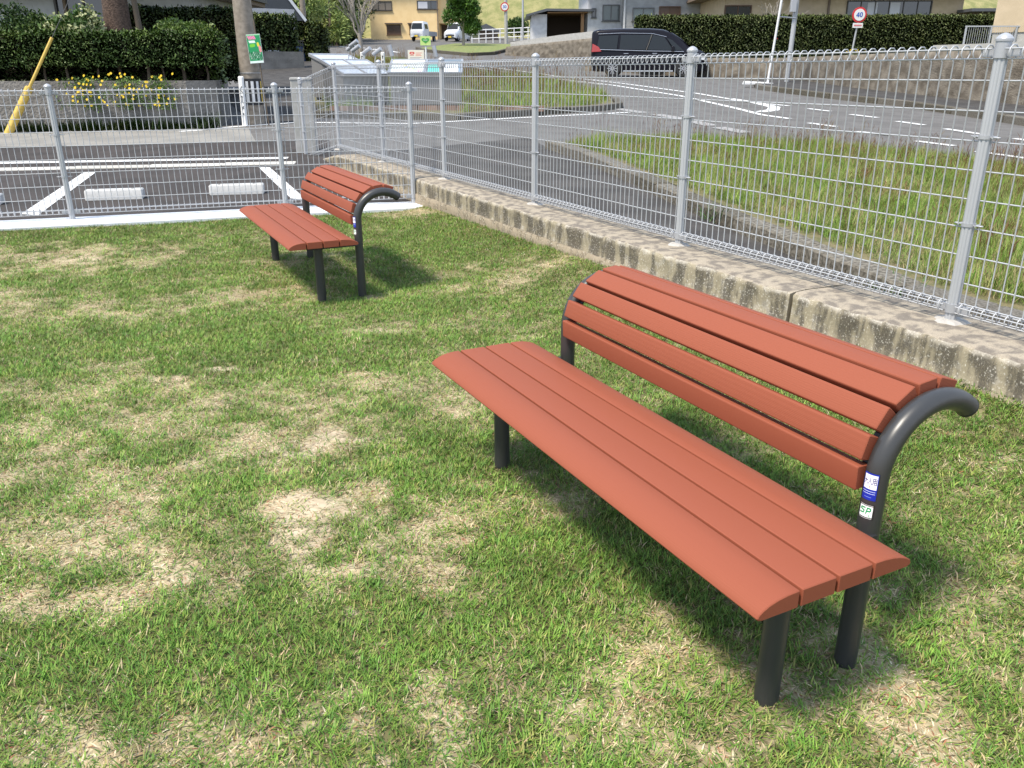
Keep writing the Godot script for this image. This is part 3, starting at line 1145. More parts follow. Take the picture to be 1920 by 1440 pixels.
func stripe(mb: MB, pts: Array, w: float, up := 0.0):
	var P := pv(pts)
	var lft := PackedVector2Array()
	var rgt := PackedVector2Array()
	for i in P.size():
		var d := (P[mini(i + 1, P.size() - 1)] - P[maxi(i - 1, 0)]).normalized()
		var nn := Vector2(-d.y, d.x) * w * 0.5
		lft.append(P[i] + nn); rgt.append(P[i] - nn)
	rgt.reverse()
	lft.append_array(rgt)
	lay(mb, lft, up)


func mark(road: Node3D, pts: Array, w: float, m: Material, closed := false):
	var mb := MB.new()
	if closed:
		lay(mb, pv(pts), 0.0)
	else:
		stripe(mb, pts, w)
	part("road_marking", mb.mesh(), m, road, Transform3D(Basis.IDENTITY, Vector3(0, 0.009, 0)))


func kerb_row(t: Node3D, pts: Array, w: float, h: float, m: Array, step: float, sd: int):
	# single kerb stones end to end along a line
	var r := RandomNumberGenerator.new()
	r.seed = sd
	var P := pv(pts)
	for i in P.size() - 1:
		var l := P[i].distance_to(P[i + 1])
		var n := maxi(1, int(round(l / step)))
		for k in n:
			var a := P[i].lerp(P[i + 1], (k + 0.008) / n)
			var b := P[i].lerp(P[i + 1], (k + 0.992) / n)
			var A := gnd(a.x, a.y, h + r.randf_range(-0.006, 0.006))
			var B := gnd(b.x, b.y, h + r.randf_range(-0.006, 0.006))
			var x := (B - A).normalized()
			var z := x.cross(Vector3.UP).normalized()
			var y := z.cross(x)
			var mb := MB.new()
			mb.cbox(Vector3.ZERO, Vector3((B - A).length(), h + 0.12, w), 0.015)
			part("kerb_stone", mb.mesh(), m[r.randi() % m.size()], t, Transform3D(Basis(x, y, z), (A + B) * 0.5 - y * (h + 0.12) * 0.5 + z * r.randf_range(-0.006, 0.006)))


func asphalt(key: String, a: Color, b: Color, sd: int, size := 2.5) -> StandardMaterial3D:
	return M(key, Color(1, 1, 1), 0.9, {"tex": mottle(key, a, b, 0.006, 0.35, 0.3, sd, Color(0.3, 0.29, 0.27, 0.5), 0.1), "size": size, "bump": bumps("asphalt_bump", 0.3, 131, 3.0, 2), "bump_scale": 0.6, "spec": 0.3})


func streets():
	var grey := asphalt("asphalt_grey", lin(0.118, 0.113, 0.108), lin(0.148, 0.142, 0.136), 141)
	var dark := asphalt("asphalt_dark", lin(0.05, 0.045, 0.043), lin(0.066, 0.058, 0.055), 143)
	var pale := asphalt("asphalt_pale", lin(0.22, 0.212, 0.195), lin(0.27, 0.258, 0.235), 145)
	var old := asphalt("asphalt_old", lin(0.05, 0.047, 0.045), lin(0.076, 0.071, 0.067), 147)
	var paint := M("road_paint", Color(0.74, 0.74, 0.73), 0.8, {"tex": mottle("paint", lin(0.75, 0.75, 0.75), lin(1, 1, 1), 0.03, 0.25, 0.2, 149, Color(0.3, 0.3, 0.3, 0.6), 0.12), "size": 0.8})
	var worn := M("worn_paint", Color(0.36, 0.35, 0.34), 0.85, {"tex": mottle("worn", lin(0.5, 0.5, 0.5), lin(1, 1, 1), 0.05, 0.25, 0.35, 151), "size": 0.9})
	var conc := M("old_concrete", Color(1, 1, 1), 0.9, {"tex": mottle("old_concrete", lin(0.25, 0.235, 0.205), lin(0.36, 0.34, 0.3), 0.012, 0.2, 0.25, 153, Color(0.08, 0.075, 0.06, 0.7), 0.14), "size": 1.3, "bump": bumps("wall_bump", 0.06, 91, 6.0), "bump_scale": 0.7})
	var a1 := SP - SD * 14.0 - SN * 0.1
	var a2 := SP + SD * 3.42 - SN * 0.1
	var w6 := FP + FD * 6.0
	var w0 := FP - FD * 9.0
	var mb := MB.new()
	lay(mb, PackedVector2Array([a1, a2, w6, w0, Vector2(70, 4), Vector2(70, -135), Vector2(-70, -135), Vector2(-70, -4)]), 0.0)
	var road := struct("road", mb.mesh(), grey)
	mb = MB.new()
	var we := FP + FD * 10.5
	lay(mb, PackedVector2Array([a1, a2, w6, we, Vector2(-3.15, -14.85), Vector2(-4.38, -14.67), Vector2(-8.38, -14.0), Vector2(-28, -10.7)]), 0.004)
	var lot := struct("parking_lot", mb.mesh(), dark)
	mb = MB.new()
	lay(mb, pv([-28, -10.7, -8.38, -14.0, -4.38, -14.67, -5.2, -17.0, -6.27, -17.2, -9.74, -16.7, -28, -14.2]), 0.0042)
	struct("lane", mb.mesh(), pale)
	mb = MB.new()
	var b0 := FP - FD * 9.0 - FN * 0.1
	var b1 := FP + FD * 10.3 - FN * 0.1
	lay(mb, PackedVector2Array([b0, b1, Vector2(0.3, -15.2), Vector2(0.6, -13.7), Vector2(1.08, -12.3), Vector2(1.55, -10.2), Vector2(1.98, -8.15), Vector2(2.25, -7.15), Vector2(2.66, -5.4), Vector2(3.45, -3.8), Vector2(5.5, -0.4), Vector2(7.6, 3.5)]), 0.0042)
	struct("side_path", mb.mesh(), old)
	mb = MB.new()
	lay(mb, pv([-5.4, -17.35, -4.5, -18.3, -5.4, -24.0, -8.4, -38.5, -10.2, -46.0, -12.2, -62.0, -15.5, -62.0, -13.8, -47.0, -7.9, -24.2, -6.2, -20.0]), 0.0044)
	struct("driveway", mb.mesh(), old)
	# bay lines and edge lines of the lot
	mark(lot, [-4.98, -8.43, -4.78, -8.38, -5.52, -11.23, -5.68, -11.23], 0, paint, true)
	mark(lot, [-3.47, -11.63, -3.32, -11.63, -2.27, -9.22, -2.45, -9.28], 0, paint, true)
	mark(lot, [-16.0, -10.85, -7.3, -12.12, -3.31, -12.59], 0.2, paint)
	# concrete gutter slabs between the bays and the lane
	mb = MB.new()
	var gut := thing("gutter", "pale concrete gutter strip between the parking bays and the lane", "gutter")
	var ga := Vector2(-3.07, -12.09)
	var gd := Vector2(-0.9883, 0.1523)
	var gr := RandomNumberGenerator.new()
	gr.seed = 8
	var gmats := [M("gutter_a", Color(0.55, 0.53, 0.48), 0.9, {"tex": mottle("new_concrete", Color(), Color(), 0, 0, 0, 0), "size": 0.9}), M("gutter_b", Color(0.47, 0.45, 0.4), 0.9, {"tex": mottle("mortar", Color(), Color(), 0, 0, 0, 0), "size": 0.7})]
	for k in 14:
		var c := ga + gd * (0.5 + k * 1.0)
		var P := gnd(c.x, c.y, 0.006 + gr.randf() * 0.006)
		mb = MB.new()
		mb.cbox(Vector3.ZERO, Vector3(0.988, 0.06, 0.3), 0.008)
		part("gutter_slab", mb.mesh(), gmats[gr.randi() % 2], gut, Transform3D(Basis(Vector3.UP, atan2(-gd.y, gd.x)), P - Vector3(0, 0.022, 0)))
	# lane edge and road lines
	mark(road, [-6.3, -16.3, -6.02, -16.5, -5.52, -17.19, -4.45, -18.05, -2.04, -17.74, 0.25, -19.04, 1.72, -19.8, 2.77, -20.35], 0.16, paint)
	mark(road, [-2.82, -48.18, 0.98, -39.18, 3.7, -31.81, 5.05, -26.02, 5.55, -21.5, 5.68, -19.58, 6.01, -18.67], 0.16, paint)
	mark(road, [-2.5, -49.18, 1.4, -41.0, 4.2, -33.0, 5.8, -27.0, 6.2, -24.6], 0.16, paint)
	mark(road, [6.2, -24.8, 6.55, -23.2, 6.6, -21.8, 6.3, -20.9, 5.85, -20.4], 0.3, paint)
	for q in [[6.75, -22.87, 7.08, -22.15], [7.28, -21.31, 7.56, -20.53], [7.71, -19.67, 7.99, -18.88], [8.06, -18.03, 8.26, -17.25], [8.33, -16.53, 8.53, -15.6], [6.11, -17.72, 6.39, -16.97], [6.47, -16.09, 6.8, -15.45], [6.88, -14.56, 7.19, -13.89], [7.2, -13.2, 7.9, -11.4], [6.3, -24.2, 6.5, -23.6]]:
		mark(road, q, 0.15, paint)
	mark(road, [8.75, -14.9, 9.3, -12.0], 0.15, paint)
	for q in [[2.6, -21.4, 3.1, -20.2], [3.3, -19.8, 3.75, -18.6], [3.8, -18.2, 4.0, -17.2], [4.05, -16.9, 4.35, -15.9]]:
		mark(road, q, 0.32, worn)
	for q in [[2.5, -37.5, 4.6, -33.8], [2.2, -34.6, 3.3, -32.2]]:
		mark(road, q, 0.25, worn)
	for q in [[-10.84, -69.9, -9.9, -67.8], [-8.9, -66.0, -8.1, -63.8], [-12.6, -73.5, -11.9, -72.0], [-9.1, -58.6, -7.98, -57.8], [-7.1, -62.0, -6.3, -60.4]]:
		mark(road, q, 0.3, paint)
	mark(road, [-14.5, -75.5, -12.0, -70.6, -10.5, -68.5], 0.2, paint)
	# wheel stops
	var wm := M("wheel_stop", Color(0.5, 0.5, 0.49), 0.88, {"tex": mottle("mortar", Color(), Color(), 0, 0, 0, 0), "size": 0.4, "world": false})
	var lab := ["white concrete wheel stop cut off by the left edge, beside the bay line", "white concrete wheel stop right of the left fence post", "white concrete wheel stop behind the seat of the farther bench"]
	var k := 0
	for q in [[-5.78, -8.95], [-4.395, -9.285], [-3.14, -9.605]]:
		var t := thing("wheel_stop", lab[k], "wheel stop", gnd(q[0], q[1], 0.005), 0.224, "wheel stops in the parking bays")
		mb = MB.new()
		mb.sweep(PackedVector2Array([Vector2(-0.075, 0), Vector2(0.075, 0), Vector2(0.062, 0.095), Vector2(0.05, 0.11), Vector2(-0.05, 0.11), Vector2(-0.062, 0.095)]), Transform3D(Basis(Vector3.BACK, Vector3.UP, Vector3.LEFT), Vector3.ZERO), -0.3, 0.3, 0.012)
		part("block", mb.mesh(), wm, t)
		for s in [-1, 1]:
			mb = MB.new()
			mb.lathe(Vector3(s * 0.19, 0.1, 0), [Vector2(0.016, 0.005), Vector2(0.016, 0.0125), Vector2(0.0, 0.0135)], 10)
			part("anchor_plug", mb.mesh(), M("bench_bracket"), t)
		k += 1
	# planted island beside the wall
	var island := pv([0.8, -13.7, 1.25, -12.3, 1.72, -10.25, 2.15, -8.2, 2.4, -7.2, 2.82, -5.5, 3.6, -3.9, 5.6, -0.6, 8.2, -2.0, 7.6, -6.0, 7.1, -9.6, 6.3, -12.0, 5.4, -13.2, 4.2, -13.9, 2.8, -14.2, 1.5, -14.1])
	mb = MB.new()
	lay(mb, island, 0.1)
	struct("planted_island", mb.mesh(), M("island_soil", Color(1, 1, 1), 0.95, {"tex": mottle("island_soil", lin(0.1, 0.1, 0.035), lin(0.17, 0.14, 0.07), 0.02, 0.2, 0.4, 161), "size": 1.5}))
	var mossy := [M("kerb_c", Color(1, 1, 1), 0.95, {"tex": mottle("kerb_c", lin(0.07, 0.062, 0.048), lin(0.17, 0.155, 0.13), 0.05, 0.25, 0.35, 169, Color(0.34, 0.32, 0.28, 0.8), 0.12), "size": 0.7}), M("kerb_a", Color(1, 1, 1), 0.95, {"tex": mottle("kerb_a", lin(0.05, 0.043, 0.03), lin(0.2, 0.18, 0.145), 0.03, 0.2, 0.35, 163, Color(0.36, 0.34, 0.29, 0.8), 0.2), "size": 0.8}), M("kerb_b", Color(1, 1, 1), 0.95, {"tex": mottle("kerb_b", lin(0.035, 0.03, 0.02), lin(0.13, 0.115, 0.085), 0.04, 0.22, 0.35, 165, Color(0.33, 0.31, 0.27, 0.8), 0.16), "size": 0.8})]
	var kt := thing("kerb", "low mossy kerb of concrete blocks edging the tall grass behind the fence", "kerb")
	kerb_row(kt, [0.62, -13.7, 1.1, -12.3, 1.57, -10.2, 2.0, -8.15, 2.27, -7.15, 2.68, -5.4, 3.45, -3.8, 5.5, -0.4], 0.2, 0.13, mossy, 0.6, 5)
	# island with the display stands
	var isl := pv([-4.3, -19.4, -2.68, -18.97, -1.14, -18.7, 0.5, -19.9, 2.07, -21.0, 2.55, -21.7, 2.75, -24.6, 0.95, -35.3, -1.2, -39.0, -2.43, -40.6, -6.0, -51.0, -9.6, -54.0, -10.2, -46.0, -8.4, -38.5, -5.5, -24.0])
	mb = MB.new()
	lay(mb, isl, 0.11)
	struct("display_island", mb.mesh(), M("island_soil"))
	kt = thing("kerb", "dark kerb of stone blocks edging the island with the display stands", "kerb")
	kerb_row(kt, [-4.4, -19.3, -2.7, -18.85, -1.1, -18.55, 0.55, -19.75, 2.15, -20.9, 2.68, -21.6, 2.88, -24.6], 0.18, 0.14, [mossy[2], mossy[0]], 0.8, 6)
	# roundabout lawn before the yellow house
	mb = MB.new()
	lay(mb, pv([-7.2, -68.7, -6.5, -65.5, -4.82, -62.3, -2.77, -58.6, -1.4, -60.0, 0.3, -70.0, 0.2, -77.0, -5.0, -79.0]), 0.12)
	struct("verge", mb.mesh(), M("verge", Color(1, 1, 1), 0.95, {"tex": mottle("verge", lin(0.1, 0.15, 0.035), lin(0.22, 0.22, 0.07), 0.02, 0.2, 0.3, 167), "size": 4.0}))
	kt = thing("kerb", "dark low kerb of blocks round the grass verge below the green tree", "kerb")
	kerb_row(kt, [-7.3, -68.9, -6.6, -65.4, -4.9, -62.1, -2.77, -58.4, -1.25, -59.9, 0.45, -70.0], 0.25, 0.2, [mossy[2]], 1.2, 7)
	# footway along the right stone wall
	mb = MB.new()
	lay(mb, pv([8.35, -29.1, 9.2, -24.8, 10.05, -21.9, 10.3, -18.7, 10.4, -16.0, 15, -12, 14, -16.3, 12.4, -20.7, 11.8, -22.7, 11.0, -27.9, 10.8, -35.5, 9.5, -34.0]), 0.13)
	struct("footway", mb.mesh(), old)
	kt = thing("kerb", "mossy dark kerb of long blocks below the stone wall across the road", "kerb")
	kerb_row(kt, [9.4, -34.2, 8.27, -29.1, 9.12, -24.8, 9.97, -21.9, 10.2, -18.7, 10.3, -16.0], 0.2, 0.15, [mossy[2], mossy[0]], 1.0, 9)


# ---------------------------------------------------------------- plants
func leaf_clump(leaves: int, rad: float, l: float, w: float, sd: int) -> ArrayMesh:
	var r := RandomNumberGenerator.new()
	r.seed = sd
	var mb := MB.new()
	mb.colored = true
	for i in leaves:
		var d := Vector3(r.randfn(), r.randfn() * 0.8 + 0.4, r.randfn()).normalized()
		var b := Vector3(r.randf_range(-1, 1), r.randf_range(-1, 1), r.randf_range(-1, 1)) * rad
		var s := d.cross(Vector3(r.randfn(), r.randfn(), r.randfn())).normalized()
		var ll := l * r.randf_range(0.7, 1.25)
		var ww := w * r.randf_range(0.8, 1.2) * 0.5
		var nn := s.cross(d).normalized()
		var mid := b + d * ll * 0.5 + nn * ww * 0.3
		mb.tint = Color(1, 1, 1) * r.randf_range(0.75, 1.25)
		mb.tri(b, mid - s * ww, mid + s * ww, nn, nn, nn)
		mb.tri(mid - s * ww, b + d * ll, mid + s * ww, nn, nn, nn)
	return mb.mesh()


func leaf_mat() -> StandardMaterial3D:
	return M("leaf", Color(1, 1, 1), 0.5, {"vc": true, "backlight": Color(0.3, 0.36, 0.16), "spec": 0.4})


func rand_basis() -> Basis:
	return Basis(Quaternion(Vector3(rng.randfn(), rng.randfn(), rng.randfn()).normalized(), rng.randf() * TAU))


func pick(cols: Array, x: float, y: float, z: float, sc: float) -> Color:
	# colour families drift over the plant in patches
	var f := clampf(nz_b.get_noise_3d(x * sc, y * sc, z * sc) * 0.9 + 0.5 + rng.randf_range(-0.22, 0.22), 0, 0.999)
	return cols[int(f * cols.size())] * rng.randf_range(0.8, 1.2)


func hedge(called: String, label: String, category: String, a: Vector2, b: Vector2, wd: float, y0: float, y1: float, cols: Array, leaf: float, dens: float, legs := 0.0, group := "", rough := 0.05) -> Node3D:
	var dir := (b - a).normalized()
	var nn := Vector2(-dir.y, dir.x)
	if nn.y < 0:
		nn = -nn
	var l := a.distance_to(b)
	var t := thing(called, label, category, Vector3(a.x, y0 - legs, a.y), 0, group)
	var mb := MB.new()
	var bas := Basis(Vector3(dir.x, 0, dir.y), Vector3.UP, Vector3(dir.x, 0, dir.y).cross(Vector3.UP))
	var mid := (a + b) * 0.5 - a
	mb.box(Vector3(mid.x, legs + (y1 - y0) * 0.5, mid.y), Vector3(l - leaf * 3.0, y1 - y0 - leaf * 3.0, wd - leaf * 3.0), bas)
	part("branches", mb.mesh(), M("twigs", lin(0.05, 0.042, 0.028), 0.95), t)
	var clump := leaf_clump(7, leaf * 1.1, leaf * 1.5, leaf * 0.75, 7)
	var pl := []
	var pc := PackedColorArray()
	var h := y1 - y0
	var faces := [[l, h], [l, wd], [wd, h], [wd, h]]
	var fn := PackedVector3Array()
	var face_dir := [Vector3(nn.x, 0.15, nn.y), Vector3(0, 1, 0), Vector3(-dir.x, 0.1, -dir.y), Vector3(dir.x, 0.1, dir.y)]
	for f in 4:
		var n := int(faces[f][0] * faces[f][1] * dens)
		for i in n:
			var u: float = rng.randf()
			var v: float = rng.randf()
			var s := 0.0
			var w := 0.0
			var y := 0.0
			var dep := rng.randf_range(-0.01, 0.06)
			if f == 0:
				s = u * l; y = v * h; w = wd * 0.5 - dep
			elif f == 1:
				s = u * l; w = (v - 0.5) * wd; y = h - dep
			else:
				w = (u - 0.5) * wd; y = v * h; s = dep if f == 2 else l - dep
			var wob := nz_b.get_noise_3d((a.x + s) * 80.0, y * 80.0, w * 80.0 + 99.0) * rough
			if f == 0: w += wob * 1.5
			elif f == 1: y += wob * 1.5
			# rounded shoulders
			var ey := (h - y)
			var ew := wd * 0.5 - absf(w)
			if ey < 0.08 and ew < 0.08 and ey + ew < 0.06:
				continue
			var p := dir * s + nn * w
			var P := Vector3(p.x, legs + y, p.y)
			var sc := rng.randf_range(0.7, 1.3)
			pl.append(Transform3D(rand_basis().scaled(Vector3(sc, sc, sc)), P))
			pc.append(pick(cols, a.x + p.x, y, a.y + p.y, 45.0))
			fn.append(face_dir[f].normalized())
	merged("foliage", clump, leaf_mat(), pl, pc, t, fn)
	if legs > 0.0:
		var st := int(l / 0.42)
		for i in st:
			var s := (i + rng.randf_range(0.2, 0.8)) * l / st
			var p := dir * s + nn * (wd * rng.randf_range(0.0, 0.25))
			mb = MB.new()
			var r := rng.randf_range(0.018, 0.035)
			mb.tube([Vector3(p.x, -0.03, p.y), Vector3(p.x + rng.randf_range(-0.03, 0.03), legs * 0.5, p.y), Vector3(p.x + rng.randf_range(-0.05, 0.05), legs + 0.15, p.y)], [r * 1.2, r, r * 0.9], 6)
			part("stem", mb.mesh(), M("bark", lin(0.12, 0.095, 0.07), 0.95), t)
	return t


# crown built of clumps through the volume of some ellipsoids [x, y, z, rx, ry, rz]
func crown(t: Node3D, blobs: Array, count: int, clump: Mesh, cols: Array, scl := Vector2(0.7, 1.3)):
	var pl := []
	var pc := PackedColorArray()
	var tot := 0.0
	for b in blobs:
		tot += b[3] * b[4] + b[3] * b[5]
	for b in blobs:
		var n := int(count * (b[3] * b[4] + b[3] * b[5]) / tot)
		for i in n:
			var d := Vector3(rng.randfn(), rng.randfn(), rng.randfn()).normalized()
			var q := pow(rng.randf(), 0.28) * (1.0 + 0.25 * nz_b.get_noise_3d(d.x * 60.0 + b[0] * 9.0, d.y * 60.0, d.z * 60.0))
			var P := Vector3(b[0] + d.x * b[3] * q, b[1] + d.y * b[4] * q, b[2] + d.z * b[5] * q)
			var sc := rng.randf_range(scl.x, scl.y)
			pl.append(Transform3D(rand_basis().scaled(Vector3(sc, sc, sc)), P))
			pc.append(pick(cols, P.x + t.position.x, P.y, P.z + t.position.z, 30.0))
	merged("crown", clump, leaf_mat(), pl, pc, t)


func bush(called: String, label: String, at: Vector3, r: Vector3, cols: Array, leaf: float, count: int, group := "") -> Node3D:
	var t := thing(called, label, "bush", at, 0, group)
	var mb := MB.new()
	for k in 5:
		var a := TAU * k / 5
		mb.tube([Vector3(cos(a) * 0.03, -0.05, sin(a) * 0.03), Vector3(cos(a) * r.x * 0.45, r.y * 1.2, sin(a) * r.z * 0.45)], [0.03, 0.012], 5)
	part("stems", mb.mesh(), M("bark"), t)
	var bl := []
	for k in 7:
		var a := TAU * k / 7 + rng.randf()
		bl.append([cos(a) * r.x * 0.42, r.y * rng.randf_range(0.75, 1.25), sin(a) * r.z * 0.42, r.x * 0.6, r.y * rng.randf_range(0.55, 0.75), r.z * 0.6])
	crown(t, bl, count, leaf_clump(6, leaf, leaf * 1.6, leaf * 0.8, 17), cols)
	return t


func limbs(mb: MB, p: Vector3, d: Vector3, l: float, r: float, lev: int, spread: float):
	var q := p + d * l * 0.5 + Vector3(rng.randfn(), rng.randfn() * 0.5, rng.randfn()) * l * 0.04
	var e := p + d * l + Vector3(rng.randfn(), rng.randfn() * 0.5, rng.randfn()) * l * 0.06
	mb.tube([p, q, e], [r, r * 0.85, r * 0.68], 7 if lev > 1 else 5, false)
	if lev <= 0:
		return
	var n := 2 + (rng.randi() % 2)
	for k in n:
		var nd := (d + Vector3(rng.randfn(), rng.randfn() * 0.4 + 0.15, rng.randfn()) * spread).normalized()
		limbs(mb, e if k < 2 else q, nd, l * rng.randf_range(0.6, 0.85), r * 0.62, lev - 1, spread)


# tall rough grass, seed heads and low plants on the islands
func island_grass():
	var gm := M("blade")
	var g := Color(0.14, 0.26, 0.035)
	var g2 := Color(0.21, 0.32, 0.055)
	var g3 := Color(0.3, 0.32, 0.11)
	var s := Color(0.38, 0.31, 0.16)
	var rd := Color(0.33, 0.2, 0.15)
	var k1 := tuft(10, 0.07, 0.12, 0.26, 0.005, 0.1, 0.75, 31, [Color(1, 1, 1)])
	var k2 := tuft(10, 0.07, 0.1, 0.24, 0.005, 0.15, 0.95, 32, [Color(1, 1, 1)])
	var hd := MB.new()
	hd.colored = true
	var r := RandomNumberGenerator.new()
	r.seed = 77
	for i in 7:
		var a := r.randf() * TAU
		var b := Vector3(cos(a), 0, sin(a)) * r.randf() * 0.1
		var d := (Vector3.UP + Vector3(r.randfn(), 0, r.randfn()) * 0.2).normalized()
		var l := r.randf_range(0.24, 0.4)
		hd.tint = s * r.randf_range(0.8, 1.3)
		var e := b + d * l
		hd.tube([b, e], 0.0012, 3, false)
		hd.tint = (rd if i % 3 else Color(0.5, 0.44, 0.3)) * r.randf_range(0.8, 1.4)
		hd.tube([e, e + d * 0.03 + Vector3(r.randfn(), 0, r.randfn()) * 0.006, e + d * 0.075 + Vector3(r.randfn(), 0, r.randfn()) * 0.02], [0.002, 0.0042, 0.001], 4, false)
	var k3 := hd.mesh()
	var regions := [[pv([0.85, -13.6, 1.3, -12.3, 1.8, -10.2, 2.25, -8.2, 2.5, -7.2, 2.92, -5.5, 3.7, -3.9, 5.6, -0.9, 7.9, -2.2, 7.4, -6.0, 6.9, -9.6, 6.1, -11.9, 5.3, -13.0, 4.2, -13.7, 2.8, -14.0, 1.5, -13.9]), 460.0, 0.72, "tall"], [pv([-1.1, -18.95, 0.4, -20.1, 2.0, -21.2, 2.4, -21.9, 2.6, -24.5, 0.8, -35.0, -1.3, -38.5, -2.6, -40.0, -6.0, -50.0, -9.3, -53.0, -9.9, -46.0, -8.1, -38.5, -5.2, -24.0, -4.1, -19.9, -3.3, -19.6, -3.3, -22.5, -1.0, -22.5]), 120.0, 1.35, "far"]]
	for q in regions:
		var P: PackedVector2Array = q[0]
		var lo := P[0]
		var hi := P[0]
		for w in P:
			lo = lo.min(w); hi = hi.max(w)
		var pa := []
		var pb := []
		var pc := []
		var ca := PackedColorArray()
		var cb := PackedColorArray()
		var cc := PackedColorArray()
		var n := int((hi.x - lo.x) * (hi.y - lo.y) * q[1])
		for i in n:
			var w := Vector2(rng.randf_range(lo.x, hi.x), rng.randf_range(lo.y, hi.y))
			if not Geometry2D.is_point_in_polygon(w, P):
				continue
			var sc: float = rng.randf_range(0.7, 1.2) * q[2]
			var nv := nz_b.get_noise_2d(w.x * 50.0, w.y * 50.0)
			var nr := nz_a.get_noise_2d(w.x * 120.0, w.y * 120.0)
			var tr := Transform3D(Basis(Vector3.UP, rng.randf() * TAU).scaled(Vector3(sc, sc * (0.95 + 0.9 * nv), sc)), gnd(w.x, w.y, 0.09))
			var col: Color = [g, g2, g2, g3][rng.randi() % 4] * ((1.0 + 0.4 * nv) * rng.randf_range(0.8, 1.2))
			var z := rng.randf() + nr * 0.7
			if z < 0.62:
				pa.append(tr); ca.append(col)
			else:
				pb.append(tr); cb.append([g3, s, g2, s][rng.randi() % 4] * ((1.0 + 0.4 * nv) * rng.randf_range(0.8, 1.2)))
			# seed heads stand thickest along the road side
			var near_road := 1.0
			if q[3] == "tall":
				near_road = clampf((w.x - 2.0 + (-w.y - 6.0) * 0.35) / 4.0, 0.05, 1.0)
			if rng.randf() < 0.035 * near_road:
				pc.append(tr); cc.append([rd, s, rd, Color(0.42, 0.36, 0.24)][rng.randi() % 4] * rng.randf_range(0.8, 1.3))
		var f: String = q[3]
		stuff(many("tall_grass", k1, gm, pa, ca, self), "tall green rough grass on the island behind the fence" if f == "tall" else "rough green grass round the display stands", "grass")
		stuff(many("tall_grass", k2, gm, pb, cb, self), "yellowing rough grass on the island behind the fence" if f == "tall" else "yellowing rough grass round the display stands", "grass")
		stuff(many("seed_heads", k3, gm, pc, cc, self), "reddish grass seed heads along the road side of the island" if f == "tall" else "reddish grass seed heads near the display stands", "grass")
	# leafy weeds at the kerb
	var wl := ["dark leafy weed clump growing over the mossy kerb blocks, nearer the right fence post", "dark leafy weed clump on the mossy kerb, farther along by the middle post", "green weed clump on the mossy kerb at the right edge"]
	var k := 0
	for q in [[2.62, -5.45, 0.24], [2.0, -8.0, 0.22], [3.05, -4.4, 0.2]]:
		var t := thing("weed", wl[k], "weed", gnd(q[0], q[1], 0.02), 0.4 * k, "weeds on the kerb")
		part("leaves", tuft(60, q[2] * 0.8, 0.1, 0.28, 0.009, 0.3, 1.2, 60 + k, [Color(0.05, 0.11, 0.03), Color(0.07, 0.14, 0.04), Color(0.1, 0.17, 0.05)]), gm, t)
		k += 1


# ---------------------------------------------------------------- building pieces
func bar(mb: MB, a: Vector3, b: Vector3, w: float, h: float):
	var z := (b - a).normalized()
	var x := Vector3.UP.cross(z)
	if x.length() < 0.01:
		x = Vector3.RIGHT
	x = x.normalized()
	mb.box((a + b) * 0.5, Vector3(w, h, (b - a).length()), Basis(x, z.cross(x), z))


# window in a wall that faces +z of frame f: frame, recessed panes, bars
func window(t: Node3D, f: Transform3D, w: float, h: float, panes: int, fm: Material, gm: Material, curtain: Material = null, rails := 0):
	var mb := MB.new()
	var e := 0.06
	for s in [-1, 1]:
		mb.box(Vector3(s * (w * 0.5 - e * 0.5), 0, 0.02), Vector3(e, h, 0.1))
		mb.box(Vector3(0, s * (h * 0.5 - e * 0.5), 0.02), Vector3(w - 2 * e, e, 0.1))
	for k in range(1, panes):
		mb.box(Vector3(-w * 0.5 + w * k / panes, 0, 0.012), Vector3(e * 0.8, h - 2 * e, 0.07))
	for k in range(1, rails + 1):
		mb.box(Vector3(0, -h * 0.5 + h * k / (rails + 1), 0.008), Vector3(w - 2 * e, e * 0.7, 0.06))
	mb.box(Vector3(0, -h * 0.5 - 0.03, 0.05), Vector3(w + 0.1, 0.04, 0.14))
	var o := part("window", mb.mesh(), fm, t, f)
	for k in panes:
		mb = MB.new()
		mb.box(Vector3(-w * 0.5 + w * (k + 0.5) / panes, 0, 0.008), Vector3(w / panes - e, h - 2 * e, 0.012))
		part("pane", mb.mesh(), gm, o)
	if curtain:
		mb = MB.new()
		for k in 9:
			mb.box(Vector3(-w * 0.5 + w * (k + 0.5) / 9.0, 0, -0.004 + 0.003 * (k % 2)), Vector3(w / 9.0 * 0.98, h - 2.2 * e, 0.008))
		part("curtain", mb.mesh(), curtain, o)


func wall_box(t: Node3D, called: String, a: Vector3, b: Vector3, m: Material):
	var mb := MB.new()
	mb.box((a + b) * 0.5, (b - a).abs())
	return part(called, mb.mesh(), m, t)


func pole(called: String, label: String, category: String, a: Vector3, b: Vector3, r0: float, r1: float, m: Material, group := "") -> Node3D:
	var t := thing(called, label, category, a, 0, group)
	var mb := MB.new()
	mb.tube([Vector3(0, -0.1, 0), (b - a) * 0.5, b - a], [r0, (r0 + r1) * 0.5, r1], 16)
	part("shaft", mb.mesh(), m, t)
	return t


